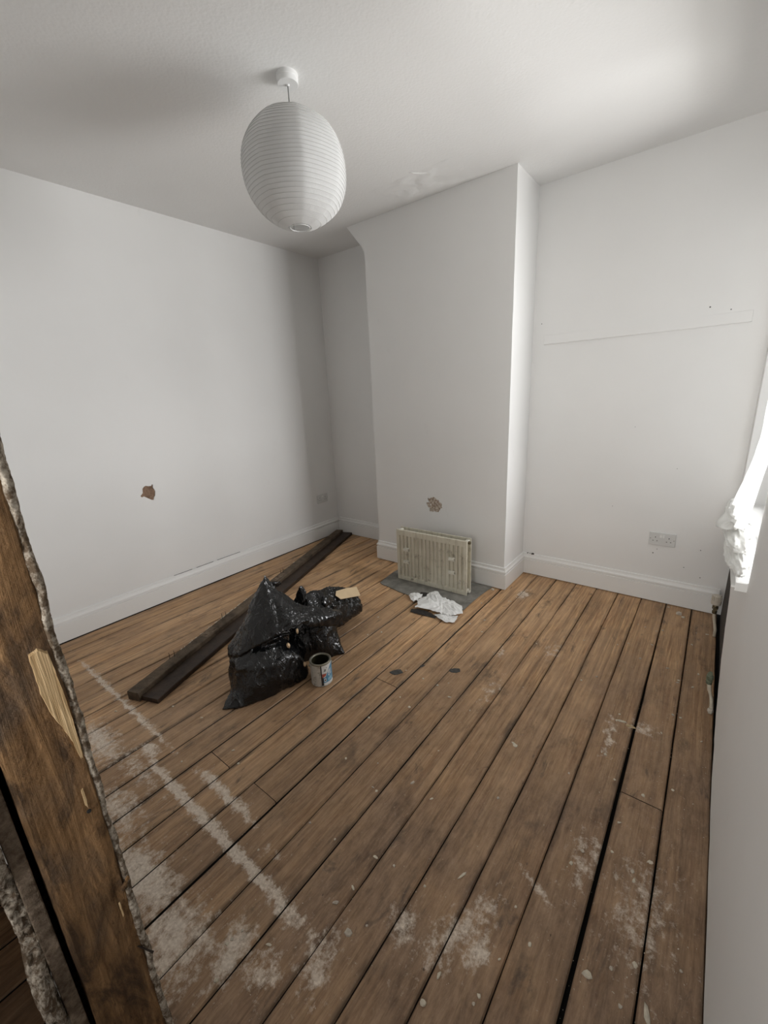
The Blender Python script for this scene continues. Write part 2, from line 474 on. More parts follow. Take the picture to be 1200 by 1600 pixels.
def rough_line(a0, a1, n, off, amp, seed, fine=0.5):
    """points (offset, along) jittered about a straight edge"""
    q = random.Random(seed); out = []
    for i in range(n + 1):
        t = i / n
        out.append((off + amp * (noise.noise(Vector((t * 9 + seed, seed, 0))) + fine * (q.random() - 0.5) * 1.6), a0 + (a1 - a0) * t))
    return out


# ------------------------------------------------------------------ floor
f0 = struct('floor', box(NB(), -0.3, -4.4, -0.14, W + 0.3, 0.3, -0.05), 'under')
GX = [0.020, 0.162, 0.313, 0.455, 0.598, 0.738, 0.886, 1.028, 1.169, 1.311, 1.450, 1.590, 1.730, 1.869, 2.010, 2.155, 2.296, 2.438, 2.577, 2.714, 2.857, 3.000, 3.137, 3.266]
BUTT = {13: [-1.686, -2.441], 11: [-2.457], 21: [-1.675]}


def plank(x0, x1, y0, y1, dz, tilt, seed, wl=0.0, wr_=0.0):
    bm = NB(); n = max(2, int((y1 - y0) / 0.12)); rings = []
    for i in range(n + 1):
        y = y0 + (y1 - y0) * i / n
        e = 0.0015 * noise.noise(Vector((seed * 3.1, y * 5, 0))); e2 = 0.0015 * noise.noise(Vector((seed * 3.1 + 50, y * 5, 0)))
        w = 0.0012 * noise.noise(Vector((seed, y * 1.5, 9)))
        k_ = max(0.12, min(1.0, (-0.25 - y) / 1.3)); a, b = x0 + e + wl * k_, x1 + e2 - wr_ * k_
        z = dz + w
        prof = [(a + .0005, -0.024), (a, z - 0.005 - tilt), (a + 0.0038, z - tilt), ((a + b) / 2, z + 0.0004), (b - 0.0038, z + tilt), (b, z - 0.005 + tilt), (b - .0005, -0.024)]
        rings.append([bm.verts.new((px, y, pz)) for px, pz in prof])
    uv = bm.loops.layers.uv.new('across')
    U = (0, 0, 0.03, 0.5, 0.97, 1, 1)
    for r0, r1 in zip(rings, rings[1:]):
        for k in range(6):
            f = bm.faces.new((r0[k], r0[k + 1], r1[k + 1], r1[k]))
            f.material_index = 1 if k in (0, 5) else 0
            for l, u in zip(f.loops, (U[k], U[k + 1], U[k + 1], U[k])): l[uv].uv = (u, 0.5)
    for f in (bm.faces.new(rings[0]), bm.faces.new(rings[-1][::-1])): f.material_index = 1
    return bm


for i in range(len(GX) - 1):
    wide = {14: 0.0035, 13: 0.003, 20: 0.0055, 21: 0.0055, 22: 0.0045}.get(i, (0.0026, 0.0034, 0.0022)[i % 3] if i < 13 else (0.0014, 0.0009, 0.0017)[i % 3])
    gl = {14: 0.004, 22: 0.0022}.get(i, (0.0030, 0.0038, 0.0026)[i % 3] if i < 13 else 0.0012)
    gr = {13: 0.004, 21: 0.0022}.get(i, (0.0034, 0.0026, 0.0038, 0.0030)[i % 4] if i < 13 else 0.0014)
    ys = [0.02] + BUTT.get(i, []) + [-3.75 if i % 3 else -3.45, -4.35]
    for a, b in zip(ys, ys[1:]):
        obj('plank', plank(GX[i] + gl, GX[i + 1] - gr, b + 0.0015, a - 0.0015, -0.0006 + R.uniform(-0.001, 0.0006), R.uniform(-0.0005, 0.0005), i + a, 0.0046 if i == 21 else 0.0, 0.0046 if i == 20 else 0.0), ['board', 'under'], f0)

# ------------------------------------------------------------------ walls
hole_left = [(-1.897, 0.836), (-1.915, 0.818), (-1.908, 0.806), (-1.892, 0.810), (-1.872, 0.794), (-1.845, 0.774), (-1.833, 0.772), (-1.828, 0.788),
             (-1.818, 0.80), (-1.812, 0.83), (-1.815, 0.845), (-1.822, 0.858), (-1.818, 0.880), (-1.826, 0.884), (-1.832, 0.874), (-1.852, 0.876), (-1.868, 0.882), (-1.88, 0.878), (-1.893, 0.866)]
bm = NB()
panel(bm, [(-2.978, 0), (0.0, 0), (0.0, H), (-2.978, H)], [hole_left], lambda a, b, t: (-t, a, b), 0.014)
struct('wall_left', bm, 'wall')
bm = NB()
N = 22   # lumpy bare plaster at the back of the hole
g = [[bm.verts.new((-0.0135 + 0.009 * noise.noise(Vector((j * .31, k * .31, 3))) + 0.004, -1.93 + 0.14 * j / N, 0.755 + 0.145 * k / N)) for k in range(N + 1)] for j in range(N + 1)]
for j in range(N):
    for k in range(N): bm.faces.new((g[j][k], g[j + 1][k], g[j + 1][k + 1], g[j][k + 1]))
back_l = struct('wall_left_core', box(NB(), -0.2, -4.3, 0, -0.0145, 0.15, H), 'dark_brick')
back_l.name = 'wall_left_masonry'
o = obj('bare_patch', bm, 'bare', back_l, True)
struct('wall_back', box(NB(), -0.2, 0.0, 0, W + 0.3, 0.15, H), 'wall')
# chimney breast: splayed out to the left at the top, hole low down in its plaster
XA, XB, D = 0.867, 2.024, 0.374
q = random.Random(5)
out = [(XB, 0)]
for i in range(1, 40):
    z = H * i / 40
    out.append((XB + 0.0022 * noise.noise(Vector((z * 6, 0, 0))), z))
out += [(XB, H), (0.705, H), (XA - 0.002, 2.455), (XA, 2.44), (XA + 0.002, 1.6), (XA, 0.8), (XA, 0)]
hole_ch = []
qq = random.Random(11)
for i in range(34):
    a = 2 * PI * i / 34
    k = 1 + 0.42 * (qq.random() - 0.5) + (0.18 if math.cos(a * 3) > 0.6 else 0)
    hole_ch.append((1.438 + 0.060 * math.cos(a) * k, 0.566 + 0.060 * math.sin(a) * k))
bm = NB()
panel(bm, out, [hole_ch], lambda a, b, t: (a, -D + t, b), 0.010)
wc = struct('wall_chimney', bm, 'wall')
bm = NB()
prism(bm, [(x - (0.0003 if x > 1.5 else -0.0003), z) for x, z in out], lambda a, b, t: (a, -D + 0.0102 + t, b), D - 0.0102)
obj('breast_core', bm, 'wall', wc)
bm = NB()
g = [[bm.verts.new((1.355 + 0.17 * j / N, -D + 0.0075 + 0.006 * noise.noise(Vector((j * .6, k * .45, 7))), 0.485 + 0.17 * k / N)) for k in range(N + 1)] for j in range(N + 1)]
for j in range(N):
    for k in range(N): bm.faces.new((g[j][k], g[j + 1][k], g[j + 1][k + 1], g[j][k + 1]))
obj('bare_patch', bm, 'chipped', wc, True)

# window wall: plaster skin with the window opening, plaster broken off low down by the pipes
WY0, WY1, WZ0, WZ1 = -1.335, -0.11, 0.722, 2.32
low = [(-4.3, 0.0)]
for i in range(44):
    y = -4.2 + i * (2.8 / 44)
    low.append((y, 0.012 + 0.018 * max(0, noise.noise(Vector((y * 9, 1, 2)))) + 0.010 * R.random()))
low += [(-1.375, 0.045), (-1.32, 0.06), (-1.27, 0.055), (-1.21, 0.075), (-1.156, 0.082), (-1.08, 0.12), (-1.02, 0.135), (-0.964, 0.173), (-0.90, 0.20), (-0.84, 0.26),
        (-0.778, 0.30), (-0.73, 0.37), (-0.68, 0.425), (-0.60, 0.47), (-0.42, 0.50), (-0.2, 0.49), (0.0, 0.50)]
bm = NB()
panel(bm, low + [(0.0, H), (-4.3, H)], [[(WY0, WZ0), (WY1, WZ0), (WY1, WZ1), (WY0, WZ1)]], lambda a, b, t: (W + t, a, b), 0.02)
wr = struct('wall_right', bm, 'wall')
bm = NB()
x0, x1 = W + 0.0202, W + 0.24
box(bm, x0, -4.3, -0.02, x1, 0.15, WZ0 - 0.001); box(bm, x0, -4.3, WZ1, x1, 0.15, H)
box(bm, x0, -4.3, WZ0 - 0.001, x1, WY0, WZ1); box(bm, x0, WY1, WZ0 - 0.001, x1, 0.15, WZ1)
struct('wall_right_masonry', bm, 'dark_brick')
bm = NB()   # plastered reveals
t = 0.012
box(bm, W + 0.001, WY0 - 0.0, WZ0, x1, WY0 + t, WZ1); box(bm, W + 0.001, WY1 - t, WZ0, x1, WY1, WZ1); box(bm, W + 0.001, WY0 + t, WZ1 - t, x1, WY1 - t, WZ1)
obj('window_reveal', bm, 'wall', wr)

# partition with the doorway: plaster either side of a stud
JX = 2.355
edge = [(x, z) for x, z in rough_line(0, H, 110, JX - 0.020, 0.008, 3)]
bm = NB()
prism(bm, [(0, 0)] + edge + [(0, H)], lambda a, b, t: (a, -2.9775 + t, b), 0.009)
wf = struct('wall_front', bm, 'wall')
bm = NB()   # crumbling broken edge of the room-side plaster
prev = None
for i in range(901):
    z = H * i / 900
    nx = JX - 0.006 + 0.011 * noise.noise(Vector((z / H * 9 + 3, 3, 0)))
    row = []
    for k in range(7):
        a = k / 6 * PI
        s = 0.25 + 0.75 * abs(1 + 0.9 * noise.noise(Vector((z * 17, k * 0.35, 1))) + 0.55 * noise.noise(Vector((z * 60, k * 0.9, 4))) + 0.35 * noise.noise(Vector((z * 170, k * 1.9, 14))))
        row.append(bm.verts.new((nx - 0.002 + 0.010 * math.sin(a) * s, -2.9735 - 0.0040 * math.cos(a) * (0.7 + 0.9 * s) + 0.004 * noise.noise(Vector((z * 14, 2, 30))), z)))
    if prev:
        for k in range(6): bm.faces.new((prev[k], prev[k + 1], row[k + 1], row[k]))
    prev = row
obj('broken_plaster_edge', bm, 'plaster_edge', wf, True)
bm = NB()   # hall side: lath and rough plaster, standing a little back from the stud
for i in range(8):
    z0 = i * 0.331
    box(bm, 0.0, -3.100, z0, JX - 0.012 + R.uniform(-0.006, 0.006), -3.0795, z0 + 0.327, 0.002)
obj('lath_backing', bm, 'lath', wf)
bm = NB(); prev = None
for i in range(701):
    z = H * i / 700
    row = []
    for k in range(9):
        a = k / 8 * PI
        s = 1 + 0.9 * noise.noise(Vector((z * 16, k * 0.5, 21))) + 0.7 * noise.noise(Vector((z * 60, k * 1.1, 5))) + 0.4 * noise.noise(Vector((z * 150, k * 1.6, 15)))
        br = max(-1, min(1, 3.5 * noise.noise(Vector((z * 5.5, 8, 0)))))
        nx = JX - 0.036 + 0.014 * br
        row.append(bm.verts.new((nx + 0.022 * math.sin(a) ** 0.6 * s, -3.111 - 0.0125 * math.cos(a) * (0.9 + 0.2 * s) - 0.004 * br, z)))
    if prev:
        for k in range(8): bm.faces.new((prev[k], prev[k + 1], row[k + 1], row[k]))
    prev = row
obj('hall_plaster_edge', bm, 'plaster_edge', wf, True)
obj('hall_plaster', box(NB(), 0, -3.117, 0, JX - 0.09, -3.1005, H), 'wall', wf)
obj('door_lintel', box(NB(), JX + 0.001, -3.10, 2.10, W, -2.98, H), 'wall', wf)
struct('wall_hall', box(NB(), -0.2, -4.4, 0, W + 0.3, -4.3, H), 'bare')

# ceiling
bm = NB()
box(bm, -0.2, -4.4, H, W + 0.3, 0.15, H + 0.1)
ce = struct('ceiling', bm, 'ceiling')
bm = NB()   # a curl of lifting lining paper and blistered paint by the breast
tube(bm, [(1.515, -0.725, H), (1.535, -0.700, H - .003), (1.565, -0.668, H - .004), (1.605, -0.648, H - .004), (1.64, -0.640, H)], [0.001, 0.004, 0.005, 0.004, 0.001], 8)
obj('lifting_paper_curl', bm, 'paint_trim', ce, True)
bm = NB()
n = 40
g = []
for j in range(n + 1):
    r = []
    for k in range(n + 1):
        x, y = 1.18 + 0.62 * j / n, -0.70 + 0.325 * k / n
        e = min(j, n - j, k * 3, (n - k)) / 8.0
        zz = max(0, min(1, e)) * (0.004 + 0.008 * noise.noise(Vector((x * 11, y * 11, 0))) + 0.004 * noise.noise(Vector((x * 37, y * 37, 2))))
        r.append(bm.verts.new((x, y, H + 0.0005 - max(zz, 0))))
    g.append(r)
for j in range(n):
    for k in range(n): bm.faces.new((g[j][k], g[j + 1][k], g[j + 1][k + 1], g[j][k + 1]))
obj('blistered_paint', bm, 'ceiling', ce, True)

# skirting boards: torus-moulded profile (offset from wall, height)
PROF = [(0, 0.005), (0.020, 0.005), (0.020, 0.118), (0.0135, 0.120), (0.0135, 0.127), (0.020, 0.130), (0.0205, 0.137), (0.0185, 0.143), (0.013, 0.148), (0.0105, 0.156), (0.0095, 0.166), (0.006, 0.169), (0, 0.169)]


def skirting(name, path, n=1):
    """path of floor points; the room lies to the left of the direction of travel"""
    bm = NB(); pts = [Vector((x, y, 0)) for x, y in path]; rings = []
    for i, q in enumerate(pts):
        ds = []
        if i > 0: ds.append((q - pts[i - 1]).normalized())
        if i < len(pts) - 1: ds.append((pts[i + 1] - q).normalized())
        nn = [Vector((-d.y, d.x, 0)) for d in ds]
        if len(nn) == 2:
            b = (nn[0] + nn[1]); b = b / (1 + nn[0].dot(nn[1]))
        else: b = nn[0]
        rings.append([bm.verts.new(q + b * o + Vector((0, 0, z))) for o, z in PROF])
    for a, b in zip(rings, rings[1:]):
        for k in range(len(PROF) - 1): bm.faces.new((a[k], a[k + 1], b[k + 1], b[k]))
        bm.faces.new((a[-1], a[0], b[0], b[-1]))
    bm.faces.new(rings[0]); bm.faces.new(rings[-1][::-1])
    return struct(name, bm, 'paint_trim')


skirting('baseboard_left', [(0, 0), (0, -2.962)])
skirting('baseboard_back', [(XA, 0), (0.0205, 0)])
skirting('baseboard_chimney', [(XB, -0.0205), (XB, -D), (XA, -D), (XA, -0.0205)])
bs = skirting('baseboard_right', [(W - 0.004, 0), (XB, 0)])
bm = NB()
for (x, z, w, hh) in ((2.066, 0.171, 0.012, 0.006), (2.105, 0.1705, 0.026, 0.008), (2.083, 0.171, 0.008, 0.004)):
    lathe(bm, [(0, 0.0), (w * .5, 0.0), (w * .4, hh * .6), (0, hh)], 7, (x, -0.007, z - 0.003))
obj('paint_chip', bm, 'nail', bs)
bm = NB()
for i in range(16):
    y = -1.80 + i * 0.036
    if i in (4, 9): continue
    box(bm, 0.001, y, 0.1685, 0.0035 + 0.002 * R.random(), y + 0.036, 0.1712)
obj('open_joint', bm, 'nail', bpy.data.objects['baseboard_left'])
bm = NB()
for (x, z, r_) in ((2.992, 1.80, .004), (3.085, 1.775, .003), (2.08, 1.83, .003), (2.885, 0.335, .004), (2.905, 0.365, .0025), (2.95, 0.90, .002), (2.62, 0.62, .002), (3.06, 0.27, .003), (3.15, 0.22, .003), (2.70, 1.15, .002), (3.13, 0.40, .003)):
    lathe(bm, [(0, 0.0012), (r_ * .7, 0.001), (r_, 0)], 7, (x, 0, z), (0, -1, 0))
obj('wall_mark', bm, 'felt', bpy.data.objects['wall_back'])
# painted batten fixed to the alcove wall
bm = NB()
t0, t1 = Vector((2.104, 0, 1.752)), Vector((3.180, 0, 1.758))
prism(bm, [(2.104, 1.694), (2.5, 1.697), (2.9, 1.699), (3.181, 1.702), (3.180, 1.759), (2.9, 1.757), (2.5, 1.7545), (2.104, 1.752)], lambda a, b, t: (a, -0.012 + t, b), 0.012)
bmesh.ops.bevel(bm, geom=bm.edges[:], offset=0.0015, segments=1, affect='EDGES')
struct('trim_1', bm, 'wall')

# window in its recess
bm = NB()
fx0, fx1 = W + 0.135, W + 0.185
yy0, yy1 = WY0 + 0.012, WY1 - 0.012
box(bm, fx0, yy0, WZ0, fx1, yy0 + 0.055, WZ1 - .012, .004); box(bm, fx0, yy1 - 0.055, WZ0, fx1, yy1, WZ1 - .012, .004)
box(bm, fx0, yy0 + .055, WZ0, fx1, yy1 - .055, WZ0 + 0.07, .004); box(bm, fx0, yy0 + .055, WZ1 - 0.07, fx1, yy1 - .055, WZ1 - .012, .004)
w1 = struct('window_1', bm, 'upvc')
ym = (yy0 + yy1) / 2
obj('mullion', box(NB(), fx0, ym - 0.03, WZ0 + .07, fx1, ym + 0.03, WZ1 - .07, .004), 'upvc', w1)
obj('transom', box(NB(), fx0 + .004, yy0 + .055, 1.80, fx1 - .004, ym - .03, 1.85, .004), 'upvc', w1)
obj('transom', box(NB(), fx0 + .004, ym + .03, 1.80, fx1 - .004, yy1 - .055, 1.85, .004), 'upvc', w1)
for a, b in ((yy0 + .055, ym - .03), (ym + .03, yy1 - .055)):
    for z0, z1 in ((WZ0 + .07, 1.80), (1.85, WZ1 - .07)):
        obj('pane', box(NB(), fx0 + .022, a - .005, z0 - .005, fx0 + .027, b + .005, z1 + .005), 'glass', w1)
bm = NB()
box(bm, W - 0.044, WY0 + 0.001, WZ0 - 0.004, fx0, -0.03, WZ0 + 0.026)
es = [e for e in bm.edges if all(v.co.x < W for v in e.verts) and abs(e.verts[0].co.y - e.verts[1].co.y) > 0.1]
bmesh.ops.bevel(bm, geom=es, offset=0.011, segments=4, affect='EDGES')
struct('window_1_sill', bm, 'paint_trim')

# ------------------------------------------------------------------ hearth slab
hp = [(1.165, -0.40), (1.158, -0.56), (1.170, -0.70), (1.182, -0.785), (1.215, -0.802), (1.30, -0.808), (1.40, -0.824), (1.50, -0.832), (1.62, -0.838), (1.75, -0.836), (1.88, -0.83),
      (1.922, -0.815), (1.928, -0.70), (1.932, -0.56), (1.940, -0.43), (1.945, -0.397)]
bm = NB()
prism(bm, [(a + R.uniform(-.005, .005) * (b < -.42), b + R.uniform(-.006, .006) * (b < -.42)) for a, b in hp], lambda a, b, t: (a, b, 0.0005 + t), 0.0045)
tag(obj('hearth_slab', bm, 'cement'), 'flat grey cement hearth patch in the floorboards under the radiator', 'hearth')

# ------------------------------------------------------------------ pendant lamp with paper lantern
pl = thing('pendant_lamp', 'white egg-shaped paper lantern hanging from a round ceiling rose', 'lamp', (1.615, -1.70, 0))
obj('ceiling_rose', lathe(NB(), [(0, H), (0.0425, H), (0.0425, H - 0.013), (0.0415, H - 0.0145), (0.0415, H - 0.030), (0.0395, H - 0.032), (0.007, H - 0.032), (0.005, H - 0.037), (0, H - 0.037)], 48, (-0.018, 0.018, 0)), 'white_plastic', pl)
obj('flex', tube(NB(), [(-0.018, 0.018, H - 0.034), (-0.010, 0.010, 2.565), (0, 0, 2.49), (0, 0, 2.40)], 0.0024, 8), 'flex', pl)


def shade_r(z):
    a = (2.3105 - z) / 0.2035       # -1 top .. 1 bottom
    a = max(-1, min(1, a))
    return 0.209 * max(0.0, 1 - abs(a) ** 2.25) ** 0.53 + 0.0


ZT, ZB = 2.508, 2.113
bm = NB()
NR, SEG, SUB = 30, 96, 4
rings = []
for i in range(NR * SUB + 1):
    t = i / (NR * SUB)
    z = ZT + (ZB - ZT) * t
    ring = []
    fr = (i % SUB) / SUB
    sag = math.sin(PI * fr)
    for k in range(SEG):
        a = 2 * PI * k / SEG
        r = max(shade_r(z), 0.040 if t > .5 else 0.045)
        pan = abs(((k / SEG * 8) % 1) - 0.5) * 2            # 1 on the glued seams
        r *= 0.68 + 0.32 * math.cos(PI / 8) / math.cos((((k / SEG * 8) % 1) - 0.5) * PI / 4) * 1.02
        r *= 1 - 0.010 * sag * (0.6 + 0.4 * noise.noise(Vector((k * 0.35, i // SUB * 1.7, 0)))) - 0.006 * (1 - pan)
        r += 0.0012 * noise.noise(Vector((k * 0.6, z * 90, 5))) * (pan ** 3) + 0.0006 * noise.noise(Vector((k * .5, z * 60, 9)))
        ring.append(bm.verts.new((r * math.cos(a), r * math.sin(a), z + 0.0012 * noise.noise(Vector((math.cos(a) * 2, math.sin(a) * 2, i // SUB))))))
    rings.append(ring)
for a, b in zip(rings, rings[1:]):
    for k in range(SEG): bm.faces.new((a[k], a[(k + 1) % SEG], b[(k + 1) % SEG], b[k]))
sh = obj('lamp_shade', bm, 'lantern', pl, True)
sh.rotation_euler.z = math.radians(11)
facet = lambda r, k: r * (0.68 + 0.32 * math.cos(PI / 8) / math.cos((((k / 64 * 8) % 1) - 0.5) * PI / 4) * 1.02)
for i in range(1, NR):
    z = ZT + (ZB - ZT) * i / NR
    r0_ = max(shade_r(z), 0.042) + 0.0002
    obj('wire_ring', tube(NB(), [(facet(r0_, k) * math.cos(2 * PI * k / 64), facet(r0_, k) * math.sin(2 * PI * k / 64), z + 0.0012 * noise.noise(Vector((math.cos(2 * PI * k / 64) * 2, math.sin(2 * PI * k / 64) * 2, i)))) for k in range(64)], 0.00085, 4, closed=True), 'ring', sh)
obj('rim_wire', tube(NB(), [(0.0405 * math.cos(2 * PI * k / 40), 0.0405 * math.sin(2 * PI * k / 40), ZB) for k in range(40)], 0.0016, 6, closed=True), 'white_plastic', sh)
obj('rim_wire', tube(NB(), [(0.0455 * math.cos(2 * PI * k / 40), 0.0455 * math.sin(2 * PI * k / 40), ZT) for k in range(40)], 0.0016, 6, closed=True), 'white_plastic', sh)
obj('bulb_holder', lathe(NB(), [(0, 2.44), (0.012, 2.44), (0.019, 2.425), (0.019, 2.385), (0, 2.385)], 20), 'white_plastic', pl, True)
obj('frame_wire', tube(tube(NB(), [(0.044, 0, ZT), (0.02, 0, 2.43), (0.02, 0, 2.30), (0.04, 0, ZB)], .0012, 5), [(-0.044, 0, ZT), (-0.02, 0, 2.43), (-0.02, 0, 2.30), (-0.04, 0, ZB)], .0012, 5), 'flex', pl)


# ------------------------------------------------------------------ sockets (local: x along the plate, z up, -y out of the wall)
def socket(loc, rz, label):
    t = thing('double_socket', label, 'socket', loc, rz, None)
    obj('face_plate', box(NB(), 0, -0.009, 0, 0.146, 0, 0.086, 0.0025), 'plastic', t)
    for cx in (0.036, 0.110):
        obj('pin_slot', box(NB(), cx - 0.002, -0.0096, 0.050, cx + 0.002, -0.006, 0.058), 'hole', t)
        for dx in (-0.011, 0.011):
            obj('pin_slot', box(NB(), cx + dx - 0.0032, -0.0096, 0.028, cx + dx + 0.0032, -0.006, 0.032), 'hole', t)
    for cx in (0.0655, 0.0805):
        obj('rocker_switch', box(NB(), cx - 0.0062, -0.0125, 0.054, cx + 0.0062, -0.006, 0.073, 0.0012), 'plastic_white', t)
    for cx in (0.009, 0.137):
        obj('screw', lathe(NB(), [(0, 0.0012), (0.0024, 0.001), (0.003, 0)], 10, (cx, -0.009, 0.043), (0, -1, 0)), 'steel', t)
    return t


socket((2.852, 0, 0.394), 0, 'white double socket on the right-hand alcove wall above the skirting')
socket((0, -0.287, 0.376), PI / 2, 'white double socket on the left wall near the back corner')

# ------------------------------------------------------------------ radiator, stood on the hearth with its back to the room
rd = thing('radiator', 'old dirty cream double-panel radiator taken down and stood on the hearth', 'radiator', (1.262, -0.648, 0.005), math.radians(1.6))
RW, RH = 0.592, 0.415


def rad_panel(y0, sgn):
    bm = NB(); N2 = 17; xs = []
    for i in range(N2):
        c = 0.018 + (RW - 0.036) * (i + 0.5) / N2; p2 = (RW - 0.036) / N2
        xs += [(c - p2 * .5, 0), (c - p2 * .26, 0.0), (c - p2 * .14, 1), (c + p2 * .20, 1), (c + p2 * .32, 0)]
    xs = [(0.0, 0)] + xs + [(RW - .018, 0), (RW, 0)]
    zs = [(0, 0.35), (0.004, 0), (0.034, 0), (0.040, 1), (RH - 0.050, 1), (RH - 0.044, 0), (RH - 0.004, 0), (RH, 0.35)]
    g = []
    for z, k in zs:
        row = []
        for x, f in xs:
            dep = 0.0
            if k == 1: dep = 0.0105 * f + 0.0005
            if k == .35: dep = 0.004
            if x in (0.0, RW): dep = max(dep, 0.003)
            row.append(bm.verts.new((x, y0 + sgn * dep, z)))
        g.append(row)
    for a, b in zip(g, g[1:]):
        for i in range(len(a) - 1): bm.faces.new((a[i], a[i + 1], b[i + 1], b[i]))
    r = bmesh.ops.extrude_face_region(bm, geom=bm.faces[:])
    for v in [e for e in r['geom'] if isinstance(e, bmesh.types.BMVert)]: v.co.y = y0 + sgn * 0.0128
    return bm


obj('front_panel', rad_panel(0.0, 1), 'enamel', rd)
obj('rear_panel', rad_panel(0.080, -1), 'enamel', rd)
for x in (0.004, RW - 0.034):
    for z in (0.006, RH - 0.034):
        obj('manifold', box(NB(), x + .003, 0.0128, z, x + 0.027, 0.0672, z + 0.026, .004), 'enamel_clean', rd)
for x in (0.0, RW):
    s = 1 if x else -1
    for z in (RH - 0.022, 0.020):
        obj('end_plug', lathe(NB(), [(0, -0.012), (0.011, -0.012), (0.011, 0.004), (0.007, 0.006), (0.0, 0.006)], 14, (x + s * (0.006 if x else .0) - (0.0 if x else 0.004), 0.040, z), (s, 0, 0)), 'brass' if x and z > .2 else 'enamel_clean', rd)
for x in (0.093, 0.478):
    for z in (0.160, 0.262):
        bm = NB()
        box(bm, x - 0.024, -0.010, z - 0.013, x + 0.024, 0.0065, z - 0.007, .001)
        box(bm, x - 0.024, -0.010, z + 0.007, x + 0.024, 0.0065, z + 0.013, .001)
        box(bm, x - 0.022, -0.0200, z - 0.008, x + 0.022, -0.0095, z + 0.008, .002)
        obj('hanging_lug', bm, 'enamel_clean', rd)
bm = NB()
for i in range(46):
    x0 = 0.035 + i * 0.0115
    box(bm, x0, 0.0145, 0.06, x0 + 0.001, 0.0655, RH - 0.06)
obj('convector_fins', bm, 'enamel', rd)['kind'] = 'stuff'


# ------------------------------------------------------------------ torn papers
def sheet(name, outline, z, seed, amp, mat, label, n=26, rise=0.02, thick=0.0012, cat='paper'):
    xs = [a for a, b in outline]; ys = [b for a, b in outline]
    x0, x1, y0, y1 = min(xs), max(xs), min(ys), max(ys)

    def inside(x, y):
        c = False; j = len(outline) - 1
        for i in range(len(outline)):
            (xi, yi), (xj, yj) = outline[i], outline[j]
            if (yi > y) != (yj > y) and x < (xj - xi) * (y - yi) / (yj - yi) + xi: c = not c
            j = i
        return c
    bm = NB()
    cx, cy = sum(xs) / len(xs), sum(ys) / len(ys)
    rings = []
    L = []
    for i in range(len(outline)):
        a, b = Vector(outline[i]), Vector(outline[(i + 1) % len(outline)])
        for k in range(5):
            q = a.lerp(b, k / 5)
            L.append(q + Vector((noise.noise(Vector((q.x * 70, q.y * 70, seed))), noise.noise(Vector((q.x * 70, q.y * 70, seed + 9))))) * 0.005)
    for r in range(9):
        t = r / 8
        ring = []
        for q in L:
            w = Vector((cx, cy)).lerp(q, t)
            d = min(1, (1 - t) * 2.4)
            hh = rise * d * (0.55 + 0.6 * noise.noise(Vector((w.x * 9, w.y * 9, seed)))) + amp * abs(noise.noise(Vector((w.x * 26, w.y * 26, seed + 3)))) + amp * 0.5 * abs(noise.noise(Vector((w.x * 60, w.y * 60, seed + 5))))
            ring.append(bm.verts.new((w.x, w.y, z + max(hh, 0.0))))
            if r == 0: break
        rings.append(ring)
    n = len(L)
    for i in range(n): bm.faces.new((rings[0][0], rings[1][i], rings[1][(i + 1) % n]))
    for a, b in zip(rings[1:], rings[2:]):
        for i in range(n): bm.faces.new((a[i], b[i], b[(i + 1) % n], a[(i + 1) % n]))
    r = bmesh.ops.extrude_face_region(bm, geom=bm.faces[:])
    for v in [e for e in r['geom'] if isinstance(e, bmesh.types.BMVert)]: v.co.z -= thick
    return tag(obj(name, bm, mat), label, cat)


sheet('torn_paper', [(1.655, -0.995), (1.645, -0.94), (1.60, -0.885), (1.625, -0.80), (1.615, -0.735), (1.655, -0.690), (1.70, -0.735), (1.735, -0.76), (1.80, -0.770), (1.905, -0.795), (1.93, -0.84), (1.955, -0.88), (1.925, -0.915), (1.905, -0.95), (1.83, -0.965), (1.74, -0.955)],
      0.014, 3, 0.021, 'paper', 'large crumpled sheet of torn white paper in front of the radiator', rise=0.022)
sheet('torn_paper', [(1.505, -0.850), (1.512, -0.80), (1.545, -0.795), (1.585, -0.79), (1.602, -0.83), (1.598, -0.87), (1.585, -0.905), (1.555, -0.895)], 0.008, 8, 0.018, 'paper', 'small torn white scrap left of the large crumpled sheet', rise=0.014)
sheet('torn_paper', [(1.80, -0.985), (1.82, -0.955), (1.90, -0.93), (1.945, -0.925), (1.95, -0.96), (1.955, -1.0), (1.91, -1.025), (1.86, -1.012)], 0.008, 14, 0.016, 'paper', 'torn white strip lying at the near right edge of the crumpled sheet', rise=0.010)
sheet('dark_strip', [(1.642, -1.03), (1.628, -1.0), (1.66, -0.97), (1.75, -0.965), (1.82, -0.985), (1.825, -1.012), (1.76, -1.018), (1.70, -1.026)], 0.004, 20, 0.005, 'paper_under', 'dark strip sticking out under the torn paper', rise=0.006, cat='scrap')
sheet('dark_strip', [(1.56, -0.79), (1.55, -0.755), (1.60, -0.735), (1.65, -0.75), (1.645, -0.79), (1.60, -0.80)], 0.007, 25, 0.004, 'paper_under', 'dark scrap between the torn paper and the radiator', rise=0.005, cat='scrap')

# ------------------------------------------------------------------ old dark door lining lying across the floor into the corner
bx = Vector((0.120, -0.055, 0)); ex = Vector((1.016, -2.485, 0))
ln = (bx - ex).length
dl = thing('door_lining', 'long dark-stained timber door lining lying across the floor into the back corner', 'timber', ex, math.atan2((bx - ex).y, (bx - ex).x) - PI / 2)


